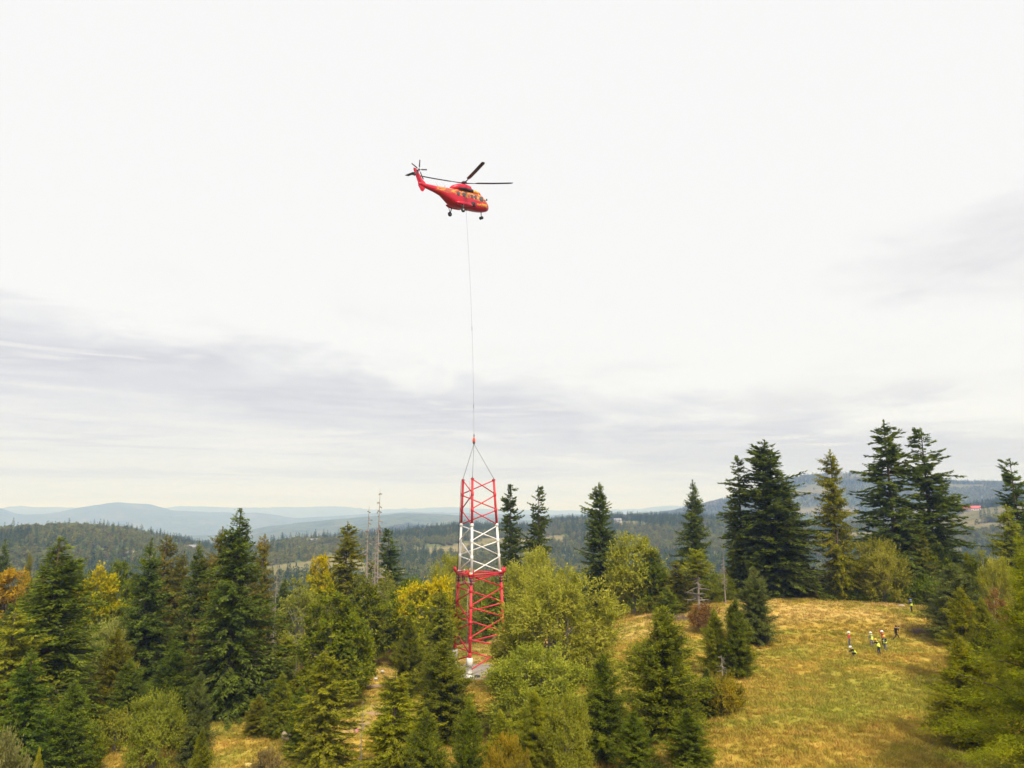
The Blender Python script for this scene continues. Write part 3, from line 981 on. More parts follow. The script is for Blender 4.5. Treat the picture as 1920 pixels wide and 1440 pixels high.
# name, kind, variant, X, Y, height, crown radius, foliage, label, category, group
TREES = [
    ('spruce_tree', 'spruce', 0, -104.67, 150.00, 34.37, 4.52, 'fir', 'dark narrow spruce rising behind the orange beech at the picture edge', 'tree', None),
    ('spruce_tree', 'young', 1, -109.05, 165.00, 35.22, 3.02, 'olive', 'small pale green spruce top behind the orange beech and the broad spruce', 'tree', None),
    ('beech_tree', 'beech_tall', 0, -85.53, 125.00, 17.01, 4.74, 'beech_orange', 'orange and yellow beech crown at the far left picture edge', 'tree', None),
    ('spruce_tree', 'spruce', 1, -44.83, 72.00, 19.61, 6.51, 'spruce', 'broad dark spruce reaching the picture bottom, leftmost of the big conifers', 'tree', None),
    ('spruce_tree', 'weeping', 0, -44.32, 66.00, 13.37, 3.91, 'olive', 'olive spruce cut by the left picture edge, before the orange beech', 'tree', None),
    ('spruce_tree', 'spruce', 2, -64.14, 98.00, 13.88, 3.21, 'fir', 'dark spruce squeezed between the orange beech and the broad dark spruce', 'tree', None),
    ('spruce_tree', 'young', 2, -63.96, 108.00, 15.74, 2.84, 'grey', 'grey green spruce peeping out between broad spruce and round yellow beech', 'tree', None),
    ('beech_tree', 'beech_tall', 1, -54.59, 98.00, 15.36, 3.57, 'beech_yellow', 'round yellow topped beech between the two big dark left spruces', 'tree', None),
    ('beech_tree', 'beech_tall', 2, -63.14, 118.00, 15.12, 2.93, 'beech', 'small darker beech crown standing just behind the round yellow beech', 'tree', None),
    ('willow_tree', 'willow', 0, -46.76, 86.00, 10.00, 3.84, 'silver', 'silvery green willow below the round yellow beech', 'tree', None),
    ('fir_tree', 'young', 3, -41.35, 78.00, 9.62, 2.63, 'olive', 'light green young fir with bare lower trunk in front of silvery willow', 'tree', None),
    ('spruce_tree', 'spruce', 2, -43.69, 88.00, 18.76, 4.52, 'fir', 'dark pointed spruce right of the silvery willow', 'tree', None),
    ('spruce_tree', 'weeping', 1, -46.62, 98.00, 19.37, 3.10, 'brown', 'brown coned spruce top just behind the dark pointed spruce', 'tree', None),
    ('spruce_tree', 'weeping', 2, -44.95, 100.00, 16.97, 2.49, 'brown', 'short brownish spruce between brown coned top and dark narrow spruce', 'tree', None),
    ('spruce_tree', 'spruce', 0, -40.44, 94.00, 18.29, 3.24, 'fir', 'narrow dark spruce between the brownish spruces and the tall dense fir', 'tree', None),
    ('spruce_tree', 'weeping', 0, -37.53, 94.00, 19.93, 3.12, 'brown', 'brown tinged spruce leaning close behind the left side of tall dense fir', 'tree', None),
    ('fir_tree', 'spruce', 1, -30.84, 82.00, 22.31, 5.52, 'fir', 'tall dense dark fir with perfect cone, highest tree of the left wood', 'tree', None),
    ('spruce_tree', 'weeping', 1, -32.01, 94.00, 18.77, 2.35, 'brown', 'slim brown tinged spruce behind the right side of tall dense fir', 'tree', None),
    ('dead_tree', 'snag', 0, -29.55, 92.00, 16.24, 0.61, 'spruce', 'thin grey dead trunk right of the tall dense fir', 'tree', None),
    ('spruce_tree', 'young', 0, -34.22, 84.00, 10.18, 2.73, 'brown', 'dull brown green spruce before the narrow dark spruce and left of dense fir', 'tree', None),
    ('willow_shrub', 'willow', 1, -30.35, 65.00, 6.48, 2.67, 'willow_dark', 'wide olive willow bush on the slope below the dark pointed spruce', 'shrub', None),
    ('spruce_tree', 'young', 0, -27.36, 66.00, 7.83, 1.78, 'grey', 'slim grey green young spruce beside the wide olive willow bush', 'tree', None),
    ('spruce_tree', 'young', 1, -23.61, 58.00, 5.43, 1.02, 'olive', 'tiny light green spruce in front of the slim grey green one', 'tree', None),
    ('shrub', 'willow', 0, -30.73, 46.00, 8.84, 2.07, 'bush_pale', 'pale dry bush in the bottom left picture corner', 'shrub', None),
    ('spruce_tree', 'young', 2, -30.93, 50.00, 6.41, 0.70, 'yellow_spruce', 'tiny yellowish spruce beside the pale bush in the bottom corner', 'tree', None),
    ('shrub', 'shrub', 1, -36.38, 70.00, 3.39, 1.97, 'willow_dark', 'dull green bush at the foot of the light green young fir', 'shrub', None),
    ('shrub', 'shrub', 2, -36.34, 64.00, 3.57, 2.06, 'beech', 'dark green bush at the foot of the broad dark spruce', 'shrub', None),
    ('spruce_tree', 'young', 3, -25.13, 75.00, 3.86, 1.43, 'olive', 'small round topped spruce standing alone at the foot of dense fir', 'tree', None),
    ('spruce_tree', 'young', 0, -22.62, 74.00, 5.92, 1.89, 'young', 'dark little spruce between the small round one and the olive foreground spruce', 'tree', None),
    ('spruce_tree', 'weeping', 2, -25.56, 84.00, 8.14, 2.47, 'yellow_spruce', 'yellowish orange spruce between dense fir and leafy oak', 'tree', None),
    ('birch_tree', 'birch', 0, -28.34, 98.00, 13.13, 3.43, 'birch', 'pale thin birch with white trunk right of the tall dense fir', 'tree', None),
    ('beech_tree', 'beech_tall', 0, -30.23, 116.00, 15.18, 3.06, 'beech_yellow', 'small beech with orange top behind the pale birch', 'tree', None),
    ('spruce_tree', 'fir', 1, -26.81, 118.00, 19.80, 3.31, 'olive', 'slender olive spruce beside the orange topped beech', 'tree', None),
    ('dead_tree', 'snag', 1, -21.83, 110.00, 22.38, 1.71, 'spruce', 'shorter of two bare dead spruces rising over the hills', 'tree', None),
    ('dead_tree', 'snag', 2, -20.50, 112.00, 25.09, 1.50, 'spruce', 'tallest bare dead spruce trunk rising over the hills', 'tree', None),
    ('dead_tree', 'snag', 0, -20.48, 109.00, 19.35, 1.04, 'spruce', 'low bare dead trunk standing between the two tall dead spruces', 'tree', None),
    ('fir_tree', 'fir', 2, -22.79, 134.00, 19.46, 3.06, 'fir', 'dark fir just behind the dead spruces', 'tree', None),
    ('birch_tree', 'birch', 1, -22.22, 116.00, 14.28, 3.90, 'birch', 'thin brownish birch thicket at the foot of the dead spruces', 'tree', None),
    ('beech_tree', 'beech_tall', 1, -20.26, 104.00, 11.74, 2.87, 'beech', 'dark green beech below the dead spruces, behind the leafy oak', 'tree', None),
    ('beech_tree', 'beech_tall', 2, -16.85, 108.00, 10.44, 2.67, 'beech', 'mid green beech between dead spruces and bright yellow beech', 'tree', None),
    ('oak_tree', 'beech_tall', 2, -19.99, 84.00, 12.91, 4.02, 'beech', 'big leafy green oak in front of the birch, left of site clearing', 'tree', None),
    ('spruce_tree', 'weeping', 1, -15.43, 62.00, 10.38, 3.33, 'olive', 'tall olive spruce in the foreground reaching the picture bottom below the oak', 'tree', None),
    ('beech_tree', 'beech', 0, -12.12, 104.00, 12.87, 4.85, 'beech_yellow', 'bright yellow green beech left of the red and white tower', 'tree', None),
    ('willow_tree', 'willow', 2, -11.24, 128.00, 15.24, 3.94, 'willow', 'round light green willow behind the tower legs', 'tree', None),
    ('spruce_tree', 'young', 1, -12.18, 88.00, 9.31, 2.28, 'young', 'slender dark spruce in front of bright yellow beech', 'tree', None),
    ('spruce_tree', 'weeping', 0, -8.81, 92.00, 11.74, 2.87, 'young', 'loose green spruce touching the left leg of the tower', 'tree', None),
    ('spruce_tree', 'young', 2, -6.71, 72.00, 9.16, 3.61, 'young', 'full green spruce covering the tower base from the left', 'tree', None),
    ('spruce_tree', 'weeping', 2, -8.84, 57.00, 9.32, 2.92, 'yellow_spruce', 'bright yellow olive spruce with drooping sprays in the foreground', 'tree', None),
    ('spruce_tree', 'young', 3, -3.05, 54.00, 7.59, 1.64, 'young', 'small fresh green spruce at the picture bottom below the tower pad', 'tree', None),
    ('dead_tree', 'snag', 1, -11.83, 60.00, 6.86, 0.34, 'spruce', 'thin dead sapling standing on the reddish path', 'tree', None),
    ('shrub', 'beech_tall', 2, -9.88, 64.00, 6.62, 1.54, 'beech', 'small leafy bush at the back of the yellow olive spruce', 'shrub', None),
    ('shrub', 'shrub', 1, -19.05, 60.00, 3.05, 1.26, 'bush_brown', 'low brown bush on the slope below the small round topped spruce', 'shrub', None),
    ('willow_tree', 'willow', 2, -55.38, 96.00, 9.88, 3.05, 'willow_dark', 'olive willow wedged between broad dark spruce and silvery willow', 'tree', None),
    ('spruce_tree', 'spruce', 1, -35.37, 90.00, 13.87, 3.27, 'spruce', 'mid green spruce wedged before the left flank of tall dense fir', 'tree', None),
    ('spruce_tree', 'spruce', 0, -38.53, 60.00, 11.04, 2.83, 'spruce', 'dark spruce filling the bottom left, below the olive edge spruce', 'tree', None),
    ('spruce_tree', 'young', 1, -36.57, 63.00, 7.76, 2.41, 'spruce', 'low dark spruce at the foot of the broad dark spruce', 'tree', None),
    ('spruce_tree', 'young', 3, -38.76, 76.00, 6.99, 2.22, 'spruce', 'green spruce between light green young fir and the olive willow bush', 'tree', None),
    ('spruce_tree', 'young', 0, -36.11, 80.00, 8.10, 2.87, 'spruce', 'dark bushy spruce at the foot of the dark pointed spruce', 'tree', None),
    ('spruce_tree', 'young', 2, -18.99, 68.00, 5.98, 1.83, 'young', 'bushy green spruce touching the tall olive foreground spruce from the left', 'tree', None),
    ('spruce_tree', 'young', 1, -6.09, 54.00, 7.35, 1.98, 'young', 'low green spruce between the yellow olive spruce and small fresh green one', 'tree', None),
    ('beech_tree', 'beech_tall', 1, -19.79, 90.00, 9.39, 3.12, 'beech', 'lower green beech crown pressed against the big leafy oak', 'tree', None),
    ('fir_tree', 'fir', 0, -0.32, 142.00, 30.24, 3.38, 'fir', 'dark fir directly right of the tower top', 'tree', None),
    ('fir_tree', 'fir', 3, 5.11, 140.00, 28.34, 3.13, 'fir', 'sparse old fir with tufted top, second right of the tower', 'tree', None),
    ('willow_tree', 'willow', 1, 3.57, 122.00, 13.55, 5.18, 'willow', 'light green willow crown under the two firs beside the tower', 'tree', None),
    ('willow_tree', 'willow', 0, 5.27, 84.00, 12.12, 6.86, 'willow', 'huge pale green willow right of the tower, broadest tree of all', 'tree', None),
    ('willow_tree', 'willow', 2, 2.00, 70.00, 7.70, 4.91, 'willow_dark', 'darker willow in front of the huge pale willow', 'tree', None),
    ('willow_tree', 'willow', 1, 0.31, 86.00, 7.38, 2.85, 'willow', 'slim pale willow shoot hiding the right tower footing', 'tree', None),
    ('larch_tree', 'larch', 0, 1.59, 56.00, 6.93, 2.62, 'olive', 'thin feathery olive larch at the picture bottom, before the darker willow', 'tree', None),
    ('shrub', 'willow', 2, -0.42, 50.00, 5.99, 1.61, 'bush_yellow', 'low yellow green bush at the picture bottom below the tower pad', 'shrub', None),
    ('fir_tree', 'broad_fir', 0, 15.30, 126.00, 22.54, 4.32, 'fir', 'broad dark fir with forked top right of the huge pale willow', 'tree', None),
    ('beech_tree', 'beech', 1, 18.95, 114.00, 12.26, 4.53, 'willow_dark', 'dense olive broadleaf tree at the meadow edge beside the forked fir', 'tree', None),
    ('spruce_tree', 'young', 1, 21.83, 112.00, 9.17, 2.95, 'young', 'mid green spruce touching the dense olive broadleaf tree', 'tree', None),
    ('spruce_tree', 'weeping', 1, 24.14, 108.00, 7.05, 2.68, 'olive', 'yellowish spruce between mid green spruce and half dead tree', 'tree', None),
    ('spruce_tree', 'young', 2, 21.89, 104.00, 4.27, 2.11, 'young', 'low green spruce on the meadow edge before the yellowish one', 'tree', None),
    ('fir_tree', 'spruce', 0, 32.76, 130.00, 23.10, 4.07, 'fir', 'regular dark fir standing alone before the hills, middle right', 'tree', None),
    ('dying_spruce', 'half_dead', 0, 26.35, 104.00, 8.67, 2.28, 'larch', 'half dead spruce with green tuft on bare pale trunk', 'tree', None),
    ('dead_tree', 'snag', 2, 31.25, 108.00, 7.74, 0.87, 'spruce', 'thin grey dead trunk right of the half dead spruce', 'tree', None),
    ('spruce_tree', 'young', 3, 34.47, 114.00, 5.84, 2.00, 'young', 'small dark green cone shaped spruce at the left foot of the double fir', 'tree', None),
    ('spruce_tree', 'young', 2, 24.19, 106.00, 2.51, 1.69, 'olive', 'little olive spruce below the regular dark fir, left of russet bush', 'tree', None),
    ('shrub', 'shrub', 1, 24.32, 94.00, 3.34, 1.97, 'bush_red', 'russet brown bush at the foot of the half dead spruce', 'shrub', None),
    ('fir_tree', 'fir', 2, 36.08, 114.00, 22.11, 2.91, 'fir', 'slimmer fir with ragged top, left one of the big fir cluster', 'tree', None),
    ('fir_tree', 'broad_fir', 1, 39.80, 112.00, 24.05, 7.08, 'fir', 'massive dark fir, centre of the big fir cluster above the meadow', 'tree', None),
    ('fir_tree', 'spruce', 2, 44.44, 116.00, 18.86, 3.80, 'fir', 'lower dark fir, right one of the big fir cluster', 'tree', None),
    ('spruce_tree', 'young', 0, 44.03, 110.00, 3.33, 1.76, 'brown', 'small brownish spruce on the meadow edge beside the fir cluster', 'tree', None),
    ('spruce_tree', 'weeping', 0, 49.24, 110.00, 22.69, 3.64, 'yellow_spruce', 'tall slim yellow spruce standing alone, drooping sprays', 'tree', None),
    ('fir_tree', 'fir', 1, 60.05, 114.00, 29.81, 5.00, 'fir', 'tallest old fir with layered branches, left of two on the ridge', 'tree', None),
    ('fir_tree', 'fir', 3, 66.53, 115.00, 29.95, 5.21, 'fir', 'tall old fir with layered branches and leaning top, right of two on ridge', 'tree', None),
    ('beech_tree', 'willow', 1, 54.56, 108.00, 9.19, 3.97, 'willow', 'light green broadleaf tree at the foot of the tallest fir', 'tree', None),
    ('spruce_tree', 'weeping', 2, 62.29, 111.00, 12.38, 2.78, 'olive', 'olive spruce at the foot of the two tall old firs', 'tree', None),
    ('spruce_tree', 'young', 1, 51.32, 112.00, 3.57, 2.12, 'olive', 'low olive spruce on the crest beside the slim yellow spruce', 'tree', None),
    ('shrub', 'shrub', 0, 46.68, 111.00, 1.34, 3.22, 'beech', 'green bush on the crest under the slim yellow spruce', 'shrub', None),
    ('shrub', 'shrub', 1, 52.68, 110.00, 2.22, 3.51, 'beech', 'green bush on the crest under the light green broadleaf tree', 'shrub', None),
    ('shrub', 'shrub', 2, 57.53, 110.00, 3.38, 3.20, 'willow_dark', 'olive bush on the crest under the tallest fir', 'shrub', None),
    ('shrub', 'shrub', 0, 60.32, 107.00, 4.10, 3.11, 'beech', 'green bush on the crest just behind the worker in blue helmet', 'shrub', None),
    ('spruce_tree', 'young', 0, -0.82, 53.00, 6.75, 1.72, 'olive', 'olive young spruce at the picture bottom left of the feathery larch', 'tree', None),
    ('leafy_bush', 'willow', 1, 3.97, 55.00, 6.32, 2.02, 'willow_dark', 'leafy olive bush at the picture bottom right of the feathery larch', 'shrub', None),
    ('spruce_tree', 'young', 2, 8.51, 53.00, 4.56, 1.64, 'young', 'low dense spruce at the picture bottom between the two foreground spruces', 'tree', None),
    ('leafy_bush', 'beech', 0, 43.20, 113.00, 3.84, 2.47, 'willow_dark', 'olive bush between the fir cluster and the small brownish spruce', 'shrub', None),
    ('leafy_bush', 'beech', 2, 53.31, 114.00, 6.89, 2.83, 'beech', 'green leafy bush between slim yellow spruce and light green broadleaf tree', 'shrub', None),
    ('leafy_bush', 'willow', 0, 31.40, 112.00, 4.23, 2.77, 'willow_dark', 'olive leafy bush behind the thin grey dead trunk', 'shrub', None),
    ('leafy_bush', 'beech_tall', 1, 65.72, 112.00, 10.72, 2.79, 'beech', 'green leafy bush at the right foot of the leaning old fir', 'shrub', None),
    ('spruce_tree', 'young', 3, 53.07, 88.00, 9.28, 3.98, 'grey', 'broad grey green spruce at the right edge of the meadow', 'tree', None),
    ('spruce_tree', 'young', 0, 58.64, 94.00, 9.25, 2.75, 'young', 'pointed spruce right behind the broad grey green one', 'tree', None),
    ('fir_tree', 'fir', 0, 71.32, 102.00, 21.83, 3.21, 'fir', 'tall dark fir at the right picture edge', 'tree', None),
    ('spruce_tree', 'weeping', 1, 64.49, 94.00, 15.46, 3.20, 'olive', 'olive spruce in front of the tall dark fir at the right edge', 'tree', None),
    ('beech_tree', 'willow', 2, 57.13, 86.00, 10.54, 2.26, 'willow', 'light green leafy tree below the olive spruce at the right edge', 'tree', None),
    ('spruce_tree', 'young', 2, 42.67, 70.00, 8.50, 2.54, 'yellow_spruce', 'young spruce with yellow orange leader beside the broad grey green one', 'tree', None),
    ('shrub', 'birch', 1, 48.48, 74.00, 8.49, 1.50, 'bush_red', 'dry reddish bush behind the yellow leadered spruce', 'shrub', None),
    ('spruce_tree', 'young', 1, 40.68, 64.00, 8.24, 2.13, 'olive', 'olive spruce between the yellow leadered spruce and the big larch', 'tree', None),
    ('spruce_tree', 'young', 0, 31.31, 52.00, 7.16, 2.61, 'larch', 'bushy green spruce at the picture bottom left of the big larch', 'tree', None),
    ('larch_tree', 'larch', 1, 29.96, 42.00, 14.91, 4.63, 'larch', 'big feathery bright green larch filling the bottom right corner', 'tree', None),
    ('spruce_tree', 'young', 1, 12.14, 60.00, 9.84, 3.64, 'young', 'full dark young spruce standing in the meadow, largest of the foreground', 'tree', None),
    ('spruce_tree', 'young', 3, 7.04, 58.00, 7.67, 2.32, 'young', 'second foreground spruce, left of the largest young spruce', 'tree', None),
    ('spruce_tree', 'young', 2, 12.09, 52.00, 4.06, 1.91, 'young', 'low spruce at the picture bottom right of the largest young spruce', 'tree', None),
    ('spruce_tree', 'young', 1, 20.47, 75.00, 6.30, 1.73, 'olive', 'left of the twin young spruces in the middle of the meadow', 'tree', None),
    ('spruce_tree', 'young', 0, 22.08, 73.00, 7.35, 2.11, 'young', 'right of the twin young spruces in the middle of the meadow', 'tree', None),
    ('spruce_tree', 'young', 2, 29.02, 88.00, 8.94, 2.70, 'grey', 'grey green spruce right behind the twin young spruces', 'tree', None),
    ('spruce_tree', 'young', 3, 16.06, 62.00, 3.83, 1.24, 'grey', 'narrow dark spruce beside the yellow bush in the meadow', 'tree', None),
    ('shrub', 'shrub', 2, 17.27, 62.00, 3.20, 1.76, 'bush_yellow', 'yellow autumn bush at the foot of the twin young spruces', 'shrub', None),
    ('dead_shrub', 'snag', 0, 18.47, 66.00, 3.77, 1.04, 'spruce', 'grey leafless shrub tip above the yellow autumn bush', 'shrub', None),
    ('spruce_tree', 'spruce', 0, -123.94, 185.00, 31.55, 4.58, 'spruce', 'dark spruce deep in the wood behind the left group of big spruces', 'tree', 'dark spruces deep in the left wood'),
    ('spruce_tree', 'weeping', 1, -121.27, 190.00, 33.18, 4.71, 'brown', 'dark spruce deep in the wood behind the left group of big spruces', 'tree', 'dark spruces deep in the left wood'),
    ('spruce_tree', 'young', 2, -108.90, 180.00, 31.71, 4.46, 'fir', 'dark spruce deep in the wood behind the left group of big spruces', 'tree', 'dark spruces deep in the left wood'),
    ('spruce_tree', 'spruce', 3, -115.26, 200.00, 33.10, 4.96, 'spruce', 'dark spruce deep in the wood behind the left group of big spruces', 'tree', 'dark spruces deep in the left wood'),
    ('spruce_tree', 'weeping', 4, -77.04, 150.00, 21.13, 3.72, 'brown', 'dark spruce deep in the wood behind the left group of big spruces', 'tree', 'dark spruces deep in the left wood'),
    ('spruce_tree', 'young', 5, -73.53, 160.00, 25.00, 3.97, 'fir', 'dark spruce deep in the wood behind the left group of big spruces', 'tree', 'dark spruces deep in the left wood'),
    ('spruce_tree', 'spruce', 6, -61.37, 150.00, 20.41, 3.73, 'spruce', 'dark spruce deep in the wood behind the left group of big spruces', 'tree', 'dark spruces deep in the left wood'),
    ('spruce_tree', 'weeping', 7, -58.92, 165.00, 23.34, 4.09, 'brown', 'dark spruce deep in the wood behind the left group of big spruces', 'tree', 'dark spruces deep in the left wood'),
    ('spruce_tree', 'young', 8, -46.36, 150.00, 14.48, 3.71, 'fir', 'dark spruce deep in the wood behind the left group of big spruces', 'tree', 'dark spruces deep in the left wood'),
    ('spruce_tree', 'spruce', 9, -41.86, 150.00, 11.21, 3.70, 'spruce', 'dark spruce deep in the wood behind the left group of big spruces', 'tree', 'dark spruces deep in the left wood'),
    ('spruce_tree', 'weeping', 10, -62.71, 120.00, 10.70, 2.96, 'brown', 'dark spruce deep in the wood behind the left group of big spruces', 'tree', 'dark spruces deep in the left wood'),
    ('spruce_tree', 'young', 11, -53.89, 118.00, 9.77, 2.91, 'fir', 'dark spruce deep in the wood behind the left group of big spruces', 'tree', 'dark spruces deep in the left wood'),
    ('spruce_tree', 'spruce', 12, -43.35, 115.00, 9.74, 2.83, 'spruce', 'dark spruce deep in the wood behind the left group of big spruces', 'tree', 'dark spruces deep in the left wood'),
    ('spruce_tree', 'weeping', 13, -37.30, 112.00, 9.17, 2.76, 'brown', 'dark spruce deep in the wood behind the left group of big spruces', 'tree', 'dark spruces deep in the left wood'),
    ('spruce_tree', 'young', 14, -69.28, 110.00, 9.73, 2.71, 'fir', 'dark spruce deep in the wood behind the left group of big spruces', 'tree', 'dark spruces deep in the left wood'),
    ('spruce_tree', 'spruce', 15, -81.55, 120.00, 9.96, 2.95, 'spruce', 'dark spruce deep in the wood behind the left group of big spruces', 'tree', 'dark spruces deep in the left wood'),
    ('leafy_tree', 'beech', 0, -30.89, 125.00, 9.83, 4.18, 'beech', 'leafy tree half hidden in the wood behind the site clearing', 'tree', 'leafy trees half hidden behind the clearing'),
    ('leafy_tree', 'birch', 1, -28.98, 135.00, 10.86, 4.52, 'willow_dark', 'leafy tree half hidden in the wood behind the site clearing', 'tree', 'leafy trees half hidden behind the clearing'),
    ('leafy_tree', 'willow', 2, -22.70, 130.00, 10.72, 4.35, 'birch', 'leafy tree half hidden in the wood behind the site clearing', 'tree', 'leafy trees half hidden behind the clearing'),
    ('leafy_tree', 'beech', 3, -19.37, 140.00, 12.50, 4.69, 'beech', 'leafy tree half hidden in the wood behind the site clearing', 'tree', 'leafy trees half hidden behind the clearing'),
    ('leafy_tree', 'birch', 4, -8.76, 150.00, 17.86, 5.03, 'willow_dark', 'leafy tree half hidden in the wood behind the site clearing', 'tree', 'leafy trees half hidden behind the clearing'),
    ('leafy_tree', 'willow', 5, -4.59, 140.00, 13.03, 4.69, 'birch', 'leafy tree half hidden in the wood behind the site clearing', 'tree', 'leafy trees half hidden behind the clearing'),
    ('leafy_tree', 'beech', 6, -1.36, 125.00, 9.24, 4.18, 'beech', 'leafy tree half hidden in the wood behind the site clearing', 'tree', 'leafy trees half hidden behind the clearing'),
    ('leafy_tree', 'birch', 7, 12.27, 135.00, 8.65, 4.52, 'willow_dark', 'leafy tree half hidden in the wood behind the site clearing', 'tree', 'leafy trees half hidden behind the clearing'),
    ('leafy_tree', 'willow', 8, -28.63, 110.00, 8.46, 3.66, 'birch', 'leafy tree half hidden in the wood behind the site clearing', 'tree', 'leafy trees half hidden behind the clearing'),
    ('leafy_tree', 'beech', 0, 19.07, 128.00, 5.61, 3.72, 'beech', 'green undergrowth tree on the far side of the meadow crest', 'tree', 'undergrowth trees beyond the meadow crest'),
    ('leafy_tree', 'young', 1, 23.64, 130.00, 5.81, 3.78, 'young', 'green undergrowth tree on the far side of the meadow crest', 'tree', 'undergrowth trees beyond the meadow crest'),
    ('leafy_tree', 'birch', 2, 30.72, 128.00, 5.07, 3.72, 'willow_dark', 'green undergrowth tree on the far side of the meadow crest', 'tree', 'undergrowth trees beyond the meadow crest'),
    ('leafy_tree', 'beech', 3, 34.82, 126.00, 4.61, 3.67, 'beech', 'green undergrowth tree on the far side of the meadow crest', 'tree', 'undergrowth trees beyond the meadow crest'),
    ('leafy_tree', 'young', 4, 51.29, 130.00, 10.54, 3.80, 'young', 'green undergrowth tree on the far side of the meadow crest', 'tree', 'undergrowth trees beyond the meadow crest'),
    ('leafy_tree', 'birch', 5, 57.91, 128.00, 10.15, 3.74, 'willow_dark', 'green undergrowth tree on the far side of the meadow crest', 'tree', 'undergrowth trees beyond the meadow crest'),
    ('leafy_tree', 'beech_tall', 6, 67.25, 126.00, 12.86, 3.68, 'beech', 'green undergrowth tree on the far side of the meadow crest', 'tree', 'undergrowth trees beyond the meadow crest'),
    ('leafy_tree', 'young', 7, 71.40, 122.00, 12.96, 3.57, 'young', 'green undergrowth tree on the far side of the meadow crest', 'tree', 'undergrowth trees beyond the meadow crest'),
    ('leafy_tree', 'birch', 8, 77.46, 120.00, 15.44, 3.52, 'willow_dark', 'green undergrowth tree on the far side of the meadow crest', 'tree', 'undergrowth trees beyond the meadow crest'),
    ('leafy_tree', 'beech', 9, 58.69, 124.00, 7.67, 3.61, 'beech', 'green undergrowth tree on the far side of the meadow crest', 'tree', 'undergrowth trees beyond the meadow crest'),
]
for _t in TREES:
    plant(*_t)


# ------------------------------------------------------------------ the far woods and the grass: masses nobody could count
def instancer(name, pts, idx, scl, rotz, protos, kind_label):
    """one object: prototypes set on points by geometry nodes"""
    coll = bpy.data.collections.new(name + "_sources")
    for p in protos:
        coll.objects.link(p)
    me = bpy.data.meshes.new(name)
    me.vertices.add(len(pts))
    me.vertices.foreach_set("co", np.asarray(pts, dtype=np.float32).ravel())
    for nme, typ, arr in (("pick", "INT", idx), ("size", "FLOAT", scl), ("turn", "FLOAT", rotz)):
        at = me.attributes.new(nme, typ, "POINT")
        at.data.foreach_set("value", np.asarray(arr, dtype=np.int32 if typ == "INT" else np.float32))
    ob = bpy.data.objects.new(name, me)
    COL.objects.link(ob)
    ng = bpy.data.node_groups.new(name, "GeometryNodeTree")
    ng.interface.new_socket("Geometry", in_out="INPUT", socket_type="NodeSocketGeometry")
    ng.interface.new_socket("Geometry", in_out="OUTPUT", socket_type="NodeSocketGeometry")
    N, Lk = ng.nodes, ng.links
    gi, go = N.new("NodeGroupInput"), N.new("NodeGroupOutput")
    ci = N.new("GeometryNodeCollectionInfo")
    ci.inputs["Collection"].default_value = coll
    ci.inputs["Separate Children"].default_value = True
    ci.inputs["Reset Children"].default_value = True
    ip = N.new("GeometryNodeInstanceOnPoints")
    ip.inputs["Pick Instance"].default_value = True

    def attr(nme, typ):
        a = N.new("GeometryNodeInputNamedAttribute")
        a.data_type = typ
        a.inputs["Name"].default_value = nme
        return a.outputs["Attribute"]
    cx = N.new("ShaderNodeCombineXYZ")
    Lk.new(attr("turn", "FLOAT"), cx.inputs[2])
    Lk.new(gi.outputs[0], ip.inputs["Points"])
    Lk.new(ci.outputs[0], ip.inputs["Instance"])
    Lk.new(attr("pick", "INT"), ip.inputs["Instance Index"])
    Lk.new(cx.outputs[0], ip.inputs["Rotation"])
    Lk.new(attr("size", "FLOAT"), ip.inputs["Scale"])
    Lk.new(ip.outputs[0], go.inputs[0])
    md = ob.modifiers.new("scatter", "NODES")
    md.node_group = ng
    ob["kind"] = "stuff"
    ob["label"] = kind_label
    return ob


